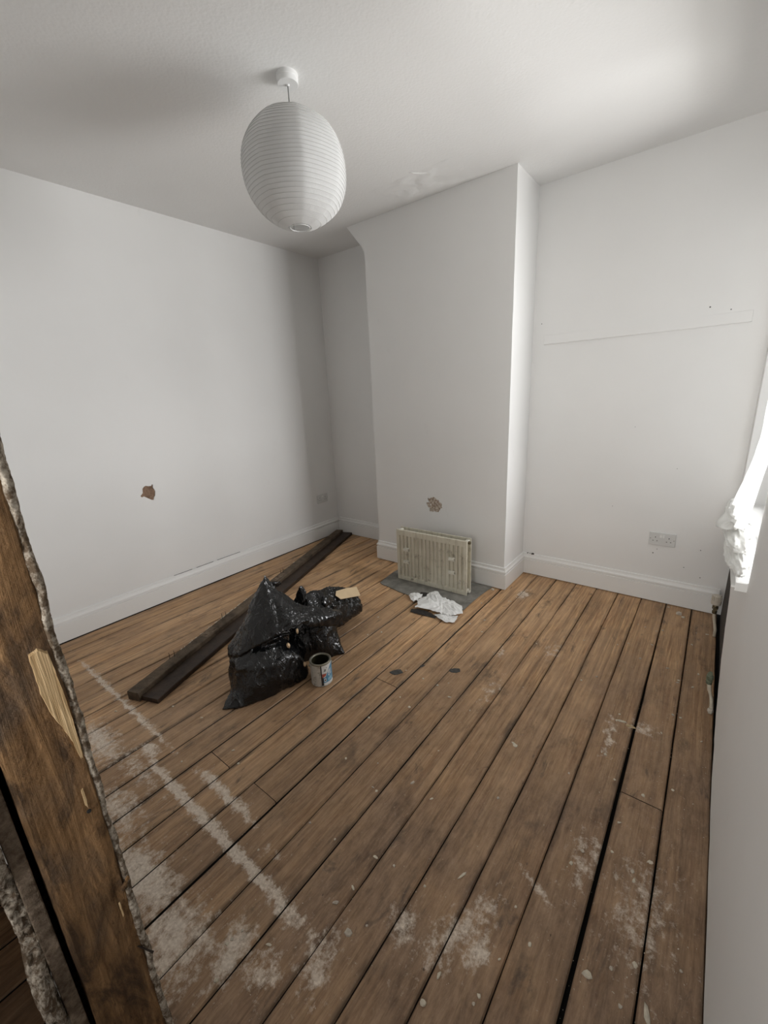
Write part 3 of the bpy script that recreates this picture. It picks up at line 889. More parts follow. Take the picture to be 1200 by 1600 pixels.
def bar(x0, x1, z0, z1, seed, mat, name, end=0.0):
    bm = NB(); n = 40; rings = []
    for i in range(n + 1):
        y = end + (ln - end) * i / n
        j = lambda k: 0.0016 * noise.noise(Vector((y * 7, k, seed)))
        ch = 0.0035
        pr = [(x0 + j(1), z0), (x0 + j(1), z1 - ch), (x0 + ch + j(1), z1 + j(2)), (x1 - ch + j(3), z1 + j(2)), (x1 + j(3), z1 - ch), (x1 + j(3), z0)]
        rings.append([bm.verts.new((a, y, b)) for a, b in pr])
    for a, b in zip(rings, rings[1:]):
        for k in range(6): bm.faces.new((a[k], a[(k + 1) % 6], b[(k + 1) % 6], b[k]))
    bm.faces.new(rings[0]); bm.faces.new(rings[-1][::-1])
    return obj(name, bm, mat, dl)


bar(-0.012, 0.092, 0.001, 0.026, 1, 'lining', 'board')
bar(-0.085, -0.0125, 0.001, 0.050, 2, 'strip', 'raised_stop', -0.012)
for k, (y, dx) in enumerate(((0.26, -0.076), (0.285, -0.066), (0.71, -0.076), (0.735, -0.066), (1.44, -0.074), (1.462, -0.064))):
    obj('nail', tube(NB(), [(dx, y, 0.046), (dx + 0.001, y + .001, 0.070), (dx - 0.002, y + 0.003, 0.088)], [0.0017, 0.0017, 0.0010], 6), 'nail', dl)
bm = NB()
for i in range(70):
    y = R.choice((R.uniform(0.3, 1.0), R.uniform(0.6, 1.9))); s = R.uniform(0.002, 0.006)
    v = [bm.verts.new(Vector((-0.083 + R.uniform(-0.004, 0.006), y, 0.0495)) + Vector((R.uniform(-1, 1) * s, R.uniform(-1, 1) * s * 2.6, R.uniform(0, 1) * s))) for _ in range(4)]
    for q in ((0, 1, 2), (0, 1, 3), (1, 2, 3), (0, 2, 3)): bm.faces.new([v[j] for j in q])
obj('plaster_crust', bm, 'flake', dl)['kind'] = 'stuff'
obj('dusty_patch', box(NB(), -0.074, 0.50, 0.0505, -0.022, 0.60, 0.0515), 'lath', dl)
obj('dusty_patch', box(NB(), -0.070, 1.30, 0.0505, -0.030, 1.44, 0.0515), 'lath', dl)


# ------------------------------------------------------------------ black rubble bags
def hull(pts, bm):
    vs = [bm.verts.new(p) for p in pts]
    r = bmesh.ops.convex_hull(bm, input=vs)
    dead = [g for g in r['geom_interior'] if isinstance(g, bmesh.types.BMVert)]
    if dead: bmesh.ops.delete(bm, geom=dead, context='VERTS')


def bag_mesh(name, hulls, F, voxel, smooth, wr, seed, parent):
    bm = NB()
    for h in hulls:
        b2 = NB()
        hull([F(*q) for q in h], b2)
        me = bpy.data.meshes.new('t'); b2.to_mesh(me); b2.free(); bm.from_mesh(me); bpy.data.meshes.remove(me)
    bmesh.ops.recalc_face_normals(bm, faces=bm.faces[:])
    me = bpy.data.meshes.new('t'); bm.to_mesh(me); bm.free()
    o = bpy.data.objects.new('t', me); C.objects.link(o)
    a = o.modifiers.new('r', 'REMESH'); a.mode = 'VOXEL'; a.voxel_size = voxel
    s = o.modifiers.new('s', 'SMOOTH'); s.factor = 0.5; s.iterations = smooth
    ev = o.evaluated_get(bpy.context.evaluated_depsgraph_get())
    m2 = bpy.data.meshes.new_from_object(ev)
    bpy.data.objects.remove(o); bpy.data.meshes.remove(me)
    bm = NB(); bm.from_mesh(m2); bpy.data.meshes.remove(m2)
    bm.normal_update()
    for v in bm.verts:
        p, n = v.co, v.normal
        w = Vector((0.25 * noise.noise(p * 5), 0.25 * noise.noise(p * 5 + Vector((9, 0, 0))), 0.25 * noise.noise(p * 5 + Vector((0, 9, 0)))))
        q = Vector((p.x * 11, p.y * 11, p.z * 3.2)) + w * 5 + Vector((seed, 0, 0))
        r1 = 1 - abs(noise.noise(q)) * 2.2
        r2 = 1 - abs(noise.noise(q * 2.3 + Vector((4, 4, 4)))) * 2.2
        r3 = noise.noise(p * 7 + Vector((seed, 3, 3)))
        r4 = max(0.0, 1 - abs(noise.noise(Vector((p.x * 24 + seed, p.y * 24, p.z * 13)) + w * 7)) * 5) ** 2
        v.co = p + n * (wr * (max(r1, -0.3) * 0.9 + max(r2, -.3) * 0.28 + r3 * 0.9 + r4 * 0.42) - wr * 0.6)
        if v.co.z < 0.002: v.co.z = 0.002 + 0.1 * max(0, 0.0)
    return obj(name, bm, 'bag', parent, True)


def framed(ax):
    ax = Vector(ax); d = (ax - Vector((3.105, -3.098))).normalized(); u = Vector((d.y, -d.x))
    return lambda a, b, z: Vector((ax.x + u.x * a + d.x * b, ax.y + u.y * a + d.y * b, z))


def blobpts(c, r, n=3):
    out = []
    for i in range(-n, n + 1):
        for k in range(10):
            a, e = 2 * PI * k / 10, i / n * PI / 2
            out.append((c[0] + r[0] * math.cos(a) * math.cos(e), c[1] + r[1] * math.sin(a) * math.cos(e), max(0.0, c[2] + r[2] * math.sin(e))))
    return out


FA = framed((1.36, -2.02)); FB = framed((1.42, -1.64))
ba = thing('rubble_bag', 'large full black rubble bag with a tall peaked top beside the paint tin', 'bag', (0, 0, 0))
body = [(-0.15, -0.16, 0.0), (-0.11, -0.20, 0), (0.01, -0.19, 0), (0.16, -0.145, 0), (0.215, -0.125, 0.0), (0.240, -0.08, 0.02), (0.20, 0.10, 0), (-0.10, 0.15, 0), (-0.155, 0.03, 0.0)]
tip = [(-0.212, -0.185, 0.0), (-0.195, -0.202, 0.004), (-0.19, -0.17, 0.012), (-0.11, -0.212, 0.0), (-0.10, -0.16, 0.075), (-0.135, -0.08, 0.07), (-0.14, -0.04, 0.0), (-0.03, -0.20, 0.02)]
belly = blobpts((0.012, -0.035, 0.09), (0.178, 0.165, 0.150)) + [(-0.158, -0.02, 0.11), (0.228, -0.09, 0.05), (0.205, -0.10, 0.13)]
neck = [(-0.152, 0.0, 0.12), (-0.150, 0.04, 0.19), (-0.075, 0.05, 0.30), (-0.11, -0.07, 0.17), (0.08, -0.10, 0.262), (0.18, -0.08, 0.262), (0.0, -0.08, 0.24), (0.16, 0.10, 0.22), (-0.08, 0.12, 0.18)]
sheet1 = [(-0.155, 0.02, 0.165), (-0.066, 0.030, 0.305), (0.010, 0.035, 0.452), (0.075, 0.040, 0.555), (0.085, 0.050, 0.555), (0.120, 0.045, 0.505), (0.10, 0.085, 0.42), (0.02, 0.12, 0.30), (-0.10, -0.09, 0.205), (0.0, -0.125, 0.262), (0.10, -0.135, 0.298), (0.16, 0.02, 0.42)]
sheet2 = [(0.09, 0.03, 0.50), (0.157, 0.035, 0.450), (0.217, 0.03, 0.372), (0.262, 0.0, 0.300), (0.262, -0.085, 0.318), (0.17, -0.135, 0.318), (0.06, -0.13, 0.285), (0.10, 0.09, 0.38), (0.20, 0.09, 0.28)]
flap = [(0.20, -0.09, 0.345), (0.215, 0.02, 0.378), (0.30, 0.0, 0.338), (0.464, -0.01, 0.270), (0.460, -0.015, 0.196), (0.455, 0.04, 0.262), (0.45, 0.035, 0.215), (0.345, -0.045, 0.235), (0.25, -0.10, 0.29), (0.24, 0.07, 0.27), (0.33, 0.05, 0.24)]
lip = [(0.112, 0.04, 0.520), (0.125, 0.03, 0.500), (0.155, 0.055, 0.508), (0.168, 0.06, 0.480), (0.14, 0.06, 0.455)]
bag_mesh('bag_body', [body + belly, tip, neck, sheet1, sheet2, flap, lip], FA, 0.0062, 6, 0.0075, 1.0, ba)
bb = thing('rubble_bag', 'second black rubble bag slumped behind the peaked one, cardboard in its mouth', 'bag', (0, 0, 0))
bodyB = [(-0.20, -0.13, 0), (-0.076, -0.14, 0), (0.054, -0.138, 0), (0.124, -0.129, 0.0), (0.126, -0.125, 0.012), (0.10, -0.08, 0.03), (0.08, 0.12, 0), (-0.15, 0.16, 0), (-0.23, 0.0, 0)]
bellyB = blobpts((-0.06, 0.0, 0.10), (0.150, 0.145, 0.155))
topB = [(-0.18, 0.0, 0.18), (-0.10, -0.08, 0.24), (0.03, -0.09, 0.235), (0.07, -0.02, 0.15), (-0.05, 0.08, 0.30), (-0.14, 0.06, 0.30), (0.02, 0.06, 0.27)]
lump1 = [(-0.15, 0.0, 0.29), (-0.11, 0.0, 0.385), (-0.092, 0.0, 0.408), (-0.075, 0.02, 0.402), (-0.058, 0.0, 0.365), (-0.07, -0.03, 0.30), (-0.10, 0.05, 0.34), (-0.12, 0.06, 0.25)]
lump2 = [(-0.07, 0.02, 0.34), (0.0, 0.05, 0.345), (0.03, 0.06, 0.34), (0.055, 0.02, 0.285), (0.04, -0.03, 0.25), (-0.06, -0.04, 0.27), (0.06, 0.08, 0.26), (-0.04, 0.12, 0.25)]
arm = [(-0.03, 0.06, 0.335), (0.06, 0.14, 0.315), (0.16, 0.28, 0.225), (0.258, 0.375, 0.150), (0.262, 0.345, 0.125), (0.285, 0.28, 0.098), (0.288, 0.245, 0.075), (0.21, 0.14, 0.075), (0.137, 0.055, 0.105), (0.06, -0.02, 0.20),
       (0.24, 0.30, 0.004), (0.10, 0.15, 0.004), (0.05, 0.25, 0.004), (0.20, 0.38, 0.004), (0.27, 0.27, 0.03)]
lip_low = [(0.08, 0.02, 0.245), (0.15, 0.10, 0.206), (0.235, 0.205, 0.150), (0.285, 0.245, 0.118), (0.297, 0.238, 0.098), (0.285, 0.225, 0.070), (0.22, 0.145, 0.080), (0.15, 0.06, 0.115), (0.10, 0.03, 0.15), (0.22, 0.25, 0.10)]
lip_top = [(0.0, 0.04, 0.335), (0.05, 0.09, 0.330), (0.15, 0.24, 0.250), (0.255, 0.365, 0.166), (0.255, 0.372, 0.150), (0.16, 0.265, 0.205), (0.10, 0.17, 0.250), (0.04, 0.06, 0.29), (0.05, 0.14, 0.29)]
roll = [(0.03, 0.0, 0.315), (0.06, 0.02, 0.312), (0.095, 0.06, 0.270), (0.10, 0.07, 0.245), (0.05, -0.02, 0.262), (0.02, -0.03, 0.285), (0.07, 0.08, 0.26)]
bag_mesh('bag_body', [bodyB + bellyB, topB, lump1, lump2, arm, lip_low, lip_top, roll], FB, 0.0062, 4, 0.0085, 7.0, bb)
bm = NB()
cp = [FB(0.112, 0.125, 0.245), FB(0.120, 0.165, 0.254), FB(0.19, 0.245, 0.226), FB(0.268, 0.345, 0.178), FB(0.284, 0.300, 0.134), FB(0.205, 0.195, 0.184), FB(0.14, 0.115, 0.222)]
dn_ = Vector((0.15, -0.2, 0.6)).normalized() * 0.004
a = [bm.verts.new(q + Vector((0, 0, 0.006))) for q in cp]; b = [bm.verts.new(q + Vector((0, 0, 0.006)) - dn_) for q in cp]
bm.faces.new(a); bm.faces.new(b[::-1])
for i in range(len(a)): bm.faces.new((a[i], a[(i + 1) % len(a)], b[(i + 1) % len(a)], b[i]))
tag(obj('cardboard_piece', bm, 'card'), 'tan cardboard piece poking out of the mouth of the slumped bag', 'cardboard')
for k, (q, sz, lab) in enumerate((((0.195, -0.118, 0.290), (0.0055, 0.013), 'tan wood chip on the upper fold between the two black bags'), ((0.140, -0.150, 0.240), (0.007, 0.014), 'knobbly tan wood chip on top of the belly of the peaked bag'), ((0.212, -0.135, 0.100), (0.0065, 0.013), 'tan wood chip on the bag side just above the paint tin'))):
    bm = NB()
    bmesh.ops.create_icosphere(bm, subdivisions=2, radius=1)
    for v in bm.verts:
        v.co = v.co * (1 + 0.35 * noise.noise(v.co * 1.8 + Vector((k * 7, 0, 0))))
        v.co = FA(q[0] + v.co.x * sz[0] * 1.1, q[1] + v.co.y * 0.012, q[2] + v.co.z * sz[1])
    tag(obj('wood_chip', bm, 'chip'), lab, 'wood chip', 'wood chips on the black bags')

# ------------------------------------------------------------------ paint tin
pt = thing('paint_tin', 'open empty paint tin with a blue and white label beside the black bags', 'tin', (1.652, -1.862, 0.001), 0)
TR, TH = 0.054, 0.128
obj('tin_body', lathe(NB(), [(0, 0.003), (TR - 0.004, 0.003), (TR - 0.002, 0.0), (TR + 0.001, 0.002), (TR, 0.006), (TR, TH - 0.004), (TR - 0.0015, TH - 0.004), (TR - 0.0015, 0.006), (0, 0.006)], 48), 'tin', pt, False)
obj('rim', lathe(NB(), [(TR + 0.0005, TH - 0.008), (TR + 0.002, TH - 0.006), (TR + 0.002, TH - 0.001), (TR, TH + 0.001), (TR - 0.006, TH + 0.001), (TR - 0.009, TH - 0.003), (TR - 0.009, TH - 0.006), (TR - 0.0016, TH - 0.007)], 48), 'steel', pt, True)
obj('paint_residue', lathe(NB(), [(0, 0.0075), (TR - 0.003, 0.0075), (TR - 0.0022, 0.012), (TR - 0.0022, TH - 0.010)], 48), 'tin_in', pt, True)
TA = math.atan2(-3.098 + 1.862, 3.105 - 1.652)      # direction from the tin towards the doorway


def on_tin(poly, mat, name, off):
    """poly in (angle degrees right of the doorway direction, height)"""
    bm = NB(); n = len(poly)
    L = []
    for i in range(n):
        a, b = Vector(poly[i]), Vector(poly[(i + 1) % n])
        k = max(1, int(abs(b.x - a.x) / 5))
        L += [a.lerp(b, j / k) for j in range(k)]
    c = Vector((sum(q.x for q in L) / len(L), sum(q.y for q in L) / len(L)))
    f = lambda q: (math.cos(TA + math.radians(q.x)) * (TR + off), math.sin(TA + math.radians(q.x)) * (TR + off), q.y)
    rr = []
    for t in (0.34, 0.67, 1):
        rr.append([bm.verts.new(f(c.lerp(q, t))) for q in L])
    o = bm.verts.new(f(c)); m_ = len(L)
    for i in range(m_):
        j = (i + 1) % m_
        bm.faces.new((o, rr[0][i], rr[0][j]))
        for a, b in zip(rr, rr[1:]): bm.faces.new((a[i], b[i], b[j], a[j]))
    return obj(name, bm, mat, pt, True)


on_tin([(2, 0.007), (100, 0.007), (100, 0.119), (2, 0.119)], 'label_white', 'label', 0.0006)
on_tin([(-4, 0.006), (1.8, 0.006), (1.8, 0.120), (-4, 0.120)], 'label_dark', 'label_seam', 0.0004)
on_tin([(5, 0.020), (100, 0.020), (100, 0.114), (70, 0.114), (52, 0.104), (35, 0.080), (22, 0.055), (5, 0.048)], 'label_blue', 'label_field', 0.0010)
on_tin([(2.2, 0.052), (21, 0.060), (27, 0.073), (2.2, 0.074)], 'label_red', 'label_flash', 0.0014)
on_tin([(2.2, 0.007), (8, 0.007), (8, 0.055), (2.2, 0.055)], 'label_dark', 'label_edge', 0.0012)
on_tin([(34, 0.026), (62, 0.026), (62, 0.046), (34, 0.042)], 'label_light', 'label_tint', 0.0014)
for pl_ in ([(11, 0.026), (23, 0.026), (23, 0.045), (11, 0.045)],): on_tin(pl_, 'label_white', 'label_icon', 0.0014)
on_tin([(14, 0.031), (20, 0.031), (20, 0.040), (14, 0.040)], 'label_dark', 'label_icon_centre', 0.0018)
for pl_ in ([(36, 0.076), (58, 0.084), (58, 0.090), (36, 0.082)], [(36, 0.066), (58, 0.074), (58, 0.080), (36, 0.072)], [(36, 0.066), (40, 0.067), (40, 0.083), (36, 0.082)], [(37, 0.054), (44, 0.056), (44, 0.064), (37, 0.062)], [(47, 0.058), (60, 0.062), (60, 0.068), (47, 0.064)]):
    on_tin(pl_, 'label_white', 'label_lettering', 0.0016)
for pl_ in ([(12, 0.086), (24, 0.087), (22, 0.091), (13, 0.090)], [(16, 0.092), (19, 0.092), (19, 0.100), (16, 0.099)], [(20, 0.091), (26, 0.094), (24, 0.098), (20, 0.095)], [(27, 0.102), (31, 0.103), (30, 0.108), (27, 0.106)]):
    on_tin(pl_, 'label_dark', 'label_emblem', 0.0014)
for a in (-88, 92):
    c = (math.cos(TA + math.radians(a)), math.sin(TA + math.radians(a)))
    obj('handle_ear', lathe(NB(), [(0, 0.005), (0.005, 0.004), (0.008, 0.0), (0.008, -0.002), (0, -0.002)], 14, (c[0] * (TR + 0.002), c[1] * (TR + 0.002), TH - 0.026), (c[0], c[1], 0)), 'steel', pt, True)
e0 = Vector((math.cos(TA - 1.54), math.sin(TA - 1.54), 0)); e1 = Vector((math.cos(TA + 1.6), math.sin(TA + 1.6), 0)); bk = Vector((math.cos(TA + PI), math.sin(TA + PI), 0))
obj('wire_handle', tube(NB(), [(e0 * math.cos(t) * (TR + .008) + bk * math.sin(t) * (TR + 0.012)) + Vector((0, 0, TH - 0.026 - 0.060 * math.sin(t))) for t in [PI * i / 24 for i in range(25)]], 0.0013, 6), 'steel', pt)

# ------------------------------------------------------------------ radiator pipe tails
vt = thing('radiator_valve', 'cream thermostatic radiator valve on a pipe tail near the corner', 'valve', (3.236, -0.30, 0))
obj('pipe', tube(NB(), [(0.018, -0.01, 0.002), (0.018, -0.005, 0.04), (0.010, 0.0, 0.08), (0.002, 0, 0.12), (0, 0, 0.15)], 0.0075, 12), 'pipe', vt, True)
obj('valve_body', lathe(NB(), [(0, 0.140), (0.011, 0.140), (0.012, 0.155), (0.009, 0.158), (0.009, 0.165), (0.014, 0.170), (0.014, 0.186), (0.011, 0.192), (0.011, 0.20), (0, 0.2)], 18), 'brass', vt)
obj('valve_outlet', tube(NB(), [(0, 0, 0.176), (0, -0.028, 0.176)], 0.010, 14), 'brass', vt)
bm = NB()
lathe(bm, [(0, 0.198), (0.0225, 0.198), (0.024, 0.203), (0.024, 0.218), (0.020, 0.220), (0.020, 0.248), (0.017, 0.252), (0, 0.252)], 28)
obj('valve_head', bm, 'cream_plastic', vt)
for k in range(14):
    a = 2 * PI * k / 14
    bm = NB(); box(bm, 0.0195, -0.0024, 0.2205, 0.0240, 0.0024, 0.2495, .0008)
    bmesh.ops.rotate(bm, verts=bm.verts[:], cent=(0, 0, 0), matrix=Matrix.Rotation(a, 3, 'Z'))
    obj('grip_rib', bm, 'cream_plastic', vt)
lt = thing('pipe_tail', 'cream bent pipe tail with a tarnished lockshield valve by the window wall', 'pipe', (3.232, -1.0, 0))
obj('pipe', tube(NB(), [(0.018, -0.045, 0.002), (0.020, -0.03, 0.03), (0.016, -0.015, 0.06), (0.004, 0.0, 0.09), (-0.002, 0.0, 0.13)], 0.0075, 12), 'pipe', lt, True)
obj('olive_nut', lathe(NB(), [(0, 0.0), (0.011, 0.0), (0.011, 0.012), (0.0085, 0.016), (0, 0.016)], 6, (0.018, -0.043, 0.012)), 'cream_plastic', lt)
obj('lockshield', lathe(NB(), [(0, 0.122), (0.011, 0.122), (0.012, 0.138), (0.009, 0.141), (0.013, 0.146), (0.013, 0.162), (0.008, 0.168), (0.006, 0.180), (0, 0.182)], 16, (-0.002, 0, 0)), 'verdigris', lt)
obj('valve_outlet', tube(NB(), [(-0.002, 0, 0.153), (-0.002, 0.028, 0.153)], 0.010, 14), 'verdigris', lt)

# ------------------------------------------------------------------ net curtain, gathered and resting on the sill
CX = [(2.28, 3.268), (1.9, 3.262), (1.6, 3.252), (1.4, 3.240), (1.25, 3.231), (1.1, 3.216), (1.02, 3.206), (0.97, 3.198), (0.93, 3.192), (0.90, 3.196), (0.875, 3.206)]


def cx_at(z):
    for (z0, x0), (z1, x1) in zip(CX, CX[1:]):
        if z1 <= z <= z0: return x0 + (x1 - x0) * (z0 - z) / (z0 - z1)
    return CX[-1][1]


bm = NB(); g = []
for j in range(121):
    s = j / 120; row = []
    for k in range(61):
        z = 1.62 - 0.69 * (k / 60)
        gather = 1 + 0.12 * (k / 60) ** 2
        y = -1.125 + (s - 0.5) * 0.36 * gather
        fold = 0.008 * math.sin(s * 46 + 2 * noise.noise(Vector((s * 8, k * .03, 0)))) * (0.5 + 0.8 * k / 60) + 0.012 * noise.noise(Vector((s * 7, k * 0.05, 3)))
        row.append(bm.verts.new((cx_at(z) + 0.020 + fold + 0.02 * (1 - s) * 0, y, z)))
    g.append(row)
for j in range(120):
    for k in range(60): bm.faces.new((g[j][k], g[j + 1][k], g[j + 1][k + 1], g[j][k + 1]))
cu = thing('net_curtain', 'white net curtain gathered in the window above the cloths on the sill', 'curtain', (0, 0, 0))
obj('voile', bm, 'voile', cu, True)
obj('curtain_wire', tube(NB(), [(3.274, WY0 + .013, 1.615), (3.274, WY1 - .013, 1.615)], 0.003, 8), 'white_plastic', cu)


def bundle(label, c, r, seed, amp, tips=()):
    bm = NB()
    bmesh.ops.create_icosphere(bm, subdivisions=5, radius=1)
    for v in bm.verts:
        n = v.co.copy()
        w = n * 1.7 + Vector((seed, 0, 0))
        s = 1 + amp * (1 - 2.2 * abs(noise.noise(w))) + amp * 0.5 * (1 - 2.2 * abs(noise.noise(w * 2.6)))
        q = Vector((n.x * r[0], n.y * r[1], n.z * r[2])) * s
        for (d, k) in tips:
            t = max(0, n.dot(Vector(d).normalized())) ** 10
            q += Vector(d) * k * t
        v.co = Vector(c) + q
        v.co.z = max(v.co.z, WZ0 + 0.0275)
        if v.co.x < W - 0.042: v.co.z = max(v.co.z, WZ0 + 0.005)
    return tag(obj('folded_cloth', bm, 'cloth', None, True), label, 'cloth', 'white cloths bunched on the sill')


bundle('upper fold of white cloth with a corner sticking out over the sill', (3.222, -0.95, 0.898), (0.036, 0.20, 0.026), 2.0, 0.20, [((-0.8, -0.5, -0.35), 0.045)])
bundle('white cloth bundle bunched in the middle of the stack on the sill', (3.230, -1.05, 0.838), (0.040, 0.20, 0.025), 5.5, 0.18)
bundle('lowest white cloth bundle lying directly on the window sill', (3.236, -1.08, 0.780), (0.036, 0.21, 0.027), 9.2, 0.20)
bm = NB()
for i in range(5): tube(bm, [(3.210, -1.12 + i * .016, 0.806 + .001 * i), (3.198, -1.115 + i * .016, 0.805), (3.196, -1.105 + i * .016, 0.809)], 0.0026, 6)
tag(obj('gold_braid', bm, 'straw', None, True), 'bit of gold braid trapped between the cloth bundles on the sill', 'braid')

# ------------------------------------------------------------------ stud at the doorway
sd = thing('timber_stud', 'rough old timber stud post exposed at the left side of the doorway', 'timber post', (0, 0, 0))
bm = NB(); n = 150; rings = []
SY0, SY1 = -3.071, -2.9772
for i in range(n + 1):
    z = H * i / n
    j = lambda k, a=0.0028: a * noise.noise(Vector((z * 8, k, 2))) + a * 0.5 * noise.noise(Vector((z * 40, k, 6)))
    pr = [(JX - 0.05, SY0), (JX - 0.004, SY0 + j(0)), (JX + j(1), SY0 + 0.006 + j(0))]
    for q_ in range(1, 8):
        yy = SY0 + 0.006 + (SY1 - SY0 - 0.010) * q_ / 8
        pr.append((JX + j(1 + q_, 0.0022), yy))
    # notch where the lining was torn off
    for q_ in range(2, len(pr)):
        x_, y_ = pr[q_]
        d = ((y_ + 2.982) / 0.017) ** 2 + ((z - 0.568) / 0.035) ** 2
        pr[q_] = (x_ - 0.010 * math.exp(-d), y_)
    pr += [(JX + j(9) - .001, SY1 - 0.003), (JX - 0.004, SY1), (JX - 0.05, SY1)]
    rings.append([bm.verts.new((a, b, z)) for a, b in pr])
for a, b in zip(rings, rings[1:]):
    m_ = len(a)
    for k in range(m_): bm.faces.new((a[k], a[(k + 1) % m_], b[(k + 1) % m_], b[k]))
bm.faces.new(rings[0]); bm.faces.new(rings[-1][::-1])
obj('post', bm, 'stud', sd)


def on_stud(poly, mat, name, th, amp, seed):
    bm = NB(); L = []
    for i in range(len(poly)):
        a, b = Vector(poly[i]), Vector(poly[(i + 1) % len(poly)])
        for k in range(5):
            q = a.lerp(b, k / 5)
            L.append(q + Vector((noise.noise(Vector((q.x * 300, q.y * 90, seed))), 2 * noise.noise(Vector((q.x * 300, q.y * 90, seed + 4))))) * amp)
    c = Vector((sum(q.x for q in L) / len(L), sum(q.y for q in L) / len(L)))
    rr = []
    for t in (0.25, 0.5, 0.75, 0.93, 1.0):
        row = []
        for q in L:
            w = c.lerp(q, t)
            hx = JX + 0.0015 + th * (1 if t < .95 else 0) * (0.7 + 0.8 * noise.noise(Vector((w.x * 120, w.y * 9, seed))))
            row.append(bm.verts.new((hx if t < .95 else JX - 0.002, w.x, w.y)))
        rr.append(row)
    o = bm.verts.new((JX + 0.0015 + th, c.x, c.y)); m_ = len(L)
    for i in range(m_):
        j = (i + 1) % m_
        bm.faces.new((o, rr[0][i], rr[0][j]))
        for a, b in zip(rr, rr[1:]): bm.faces.new((a[i], b[i], b[j], a[j]))
    obj(name, bm, mat, sd, False)


on_stud([(-3.008, 1.090), (-2.996, 1.096), (-2.985, 1.082), (-2.983, 1.05), (-2.981, 1.0), (-2.980, 0.95), (-2.980, 0.90), (-2.981, 0.875), (-2.9845, 0.872), (-2.988, 0.91), (-2.995, 0.945), (-3.003, 0.975), (-3.008, 1.02), (-3.0085, 1.06)], 'fresh', 'fresh_split', 0.0012, 0.0010, 3)
on_stud([(-2.9965, 0.823), (-2.9935, 0.824), (-2.993, 0.80), (-2.9945, 0.782), (-2.997, 0.79)], 'fresh', 'fresh_split', 0.0010, 0.0006, 7)
on_stud([(-2.9935, 0.505 + .045), (-2.9915, 0.553), (-2.991, 0.52), (-2.993, 0.516)], 'fresh', 'fresh_split', 0.0010, 0.0006, 11)
obj('nail_hole', lathe(NB(), [(0, 0.0022), (0.003, 0.0020), (0.0036, 0)], 9, (JX + 0.001, -2.9945, 0.776), (1, 0, 0)), 'hole', sd)
obj('splinter', tube(NB(), [(JX - 0.008, -2.984, 0.56), (JX + 0.004, -2.9775, 0.585), (JX + 0.010, -2.973, 0.600), (JX + 0.012, -2.9725, 0.606)], [0.004, 0.0045, 0.004, 0.0012], 7), 'stud', sd)
obj('nail', tube(NB(), [(JX - 0.003, -2.986, 0.425), (JX + 0.010, -2.972, 0.402), (JX + 0.014, -2.968, 0.396)], [0.0017, 0.0017, 0.0026], 6), 'nail', sd)

# ------------------------------------------------------------------ debris on the boards
def flake(x, y, s, seed, mat, label, long=1.0, group=None, name='plaster_flake', flat=0.22, cat='plaster flake', ang=None):
    q = random.Random(seed); n = q.randint(6, 9); bm = NB(); a0 = q.random() * 6.28 if ang is None else ang
    P = []
    for i in range(n):
        t = 2 * PI * i / n; r = s * q.uniform(0.6, 1.1)
        P.append((r * math.cos(t) * long, r * math.sin(t) / max(1, long ** .5)))
    ca, sa = math.cos(a0), math.sin(a0)
    th = s * flat
    lo = [bm.verts.new((x + ca * a - sa * b, y + sa * a + ca * b, 0.0006)) for a, b in P]
    hi = [bm.verts.new((x + (ca * a - sa * b) * 0.85, y + (sa * a + ca * b) * 0.85, 0.0006 + th * q.uniform(0.7, 1.5))) for a, b in P]
    bm.faces.new(lo[::-1])
    top = bm.verts.new((x, y, 0.0006 + th * 1.5))
    for i in range(n):
        j = (i + 1) % n
        bm.faces.new((lo[i], lo[j], hi[j], hi[i])); bm.faces.new((hi[i], hi[j], top))
    return tag(obj(name, bm, mat), label, cat, group)


flake(3.031, -2.277, 0.0135, 1, 'flake', 'largest cream plaster flake on the boards near the window wall')
flake(2.489, -2.571, 0.0135, 2, 'flake_grey', 'pale grey three-cornered plaster flake at the middle of the near floor')
flake(3.159, -2.270, 0.011, 3, 'flake', 'long cream splinter of plaster on the board beside the window wall', 2.4, ang=1.9)
flake(2.946, -1.307, 0.012, 4, 'flake', 'long pale splinter lying across the wide gap between boards', 2.6, name='wood_splinter', cat='splinter', ang=0.2)
flake(2.985, -1.318, 0.011, 34, 'straw', 'straw-coloured splinter beside the wide gap between boards', 2.2, name='wood_splinter', cat='splinter', ang=0.0)
flake(2.622, -1.695, 0.010, 5, 'flake', 'small cream flake alone in the middle of the floor')
flake(2.673, -2.259, 0.008, 6, 'flake', 'thin cream sliver on the dark board left of the white streak', 2.6, ang=1.2)
flake(3.073, -0.129, 0.020, 8, 'flake_grey', 'grey-white lump of plaster by the skirting in the right corner', flat=0.7)
flake(3.10, -0.16, 0.011, 9, 'flake', 'cream crumb of plaster next to the lump in the right corner', flat=0.6)
flake(1.936, -1.588, 0.030, 12, 'felt', 'dark grey leaf-shaped scrap flattened on the boards right of the paint tin', 1.3, name='flattened_scrap', flat=0.05, cat='scrap', ang=0.9)
flake(2.185, -1.405, 0.024, 13, 'felt', 'thin dark grey scrap flattened on the boards towards the room centre', 1.5, name='flattened_scrap', flat=0.05, cat='scrap', ang=0.7)
flake(2.02, -1.47, 0.012, 14, 'felt', 'small dark scrap caught in the gap beside the leaf-shaped one', 1.6, name='flattened_scrap', flat=0.08, cat='scrap', ang=1.0)
flake(1.965, -0.43, 0.012, 15, 'flake', 'cream plaster lump against the chimney skirting at the hearth corner', flat=0.8)
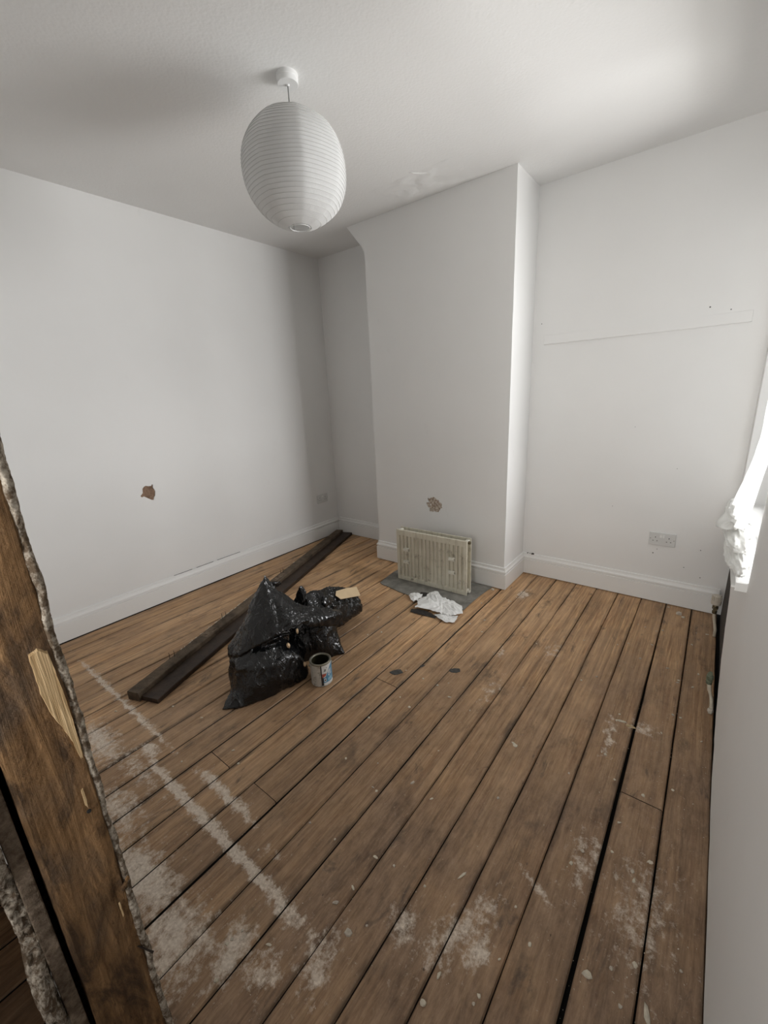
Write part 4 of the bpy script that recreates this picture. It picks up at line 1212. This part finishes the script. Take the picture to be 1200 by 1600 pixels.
known = [(3.014, -1.308), (2.138, -1.763), (2.018, -1.925), (2.426, -2.482), (2.489, -2.36), (2.831, -2.474), (3.124, -1.887), (3.083, -1.948), (3.09, -1.974), (3.073, -1.648), (2.948, -1.973), (3.077, -2.229), (3.123, -2.186),
         (2.834, -2.242), (2.896, -2.302), (2.716, -2.564), (3.013, -0.06), (2.373, -2.084), (2.288, -2.193), (2.237, -2.774), (2.235, -2.787), (1.58, -1.40), (1.63, -1.33), (1.50, -1.20), (2.74, -1.12), (1.17, -2.42), (0.98, -2.60)]
while len(known) < 120:
    x = R.uniform(1.3, 3.24); y = R.uniform(-2.9, -0.3)
    if x < 1.95 and y > -2.3: continue
    if R.random() < 0.35 + 0.65 * max(0, (x - 2.2)): known.append((x, y))
ORD = ['first', 'second', 'third', 'fourth', 'fifth', 'sixth', 'seventh', 'eighth', 'ninth', 'tenth', 'eleventh', 'twelfth', 'thirteenth', 'fourteenth', 'fifteenth', 'sixteenth', 'seventeenth']
for i, (x, y) in enumerate(known):
    b = max(j for j in range(len(GX) - 1) if GX[j] <= x)
    x = min(max(x, GX[b] + 0.014), GX[b + 1] - 0.014)
    o_ = ORD[len(GX) - 2 - b] if len(GX) - 2 - b < len(ORD) else None
    kind = R.choice(('cream', 'cream', 'greyish')); lg = R.choice((1, 1, 1.7))
    where = 'on the %s floorboard from the window wall' % o_ if o_ else 'on the boards near the door lining'
    flake(x, y, R.uniform(0.0035, 0.0075) if i > 26 else R.uniform(0.005, 0.0085), 100 + i, 'flake' if kind == 'cream' else 'flake_grey', '%s plaster %s %s' % (kind, 'sliver' if lg > 1 else 'crumb', where), lg, 'plaster crumbs ' + where, flat=0.35, name='plaster_crumb', cat='crumb')
bm = NB()
for i in range(2600):
    if R.random() < 0.5:
        x, y = R.uniform(1.0, 3.25), R.uniform(-2.95, -0.05)
        if R.random() > 0.25 + 0.3 * x / 3: continue
    elif R.random() < 0.6: x, y = R.gauss(3.12, 0.10), R.uniform(-2.5, -0.05)
    else: x, y = R.gauss(1.6, 0.5), R.gauss(-2.68, 0.12)
    if not (0.1 < x < 3.25 and y > -2.95): continue
    if 1.05 < x < 2.0 and y > -2.3: continue
    s = R.uniform(0.0008, 0.0026)
    v = [bm.verts.new((x + R.uniform(-1, 1) * s, y + R.uniform(-1, 1) * s, 0.0005 + R.random() * s)) for _ in range(4)]
    for q_ in ((0, 1, 2), (0, 1, 3), (1, 2, 3), (0, 2, 3)): bm.faces.new([v[j] for j in q_])
o = tag(obj('floor_grit', bm, 'flake'), 'fine pale plaster grit scattered over the floorboards', 'grit')
o['kind'] = 'stuff'
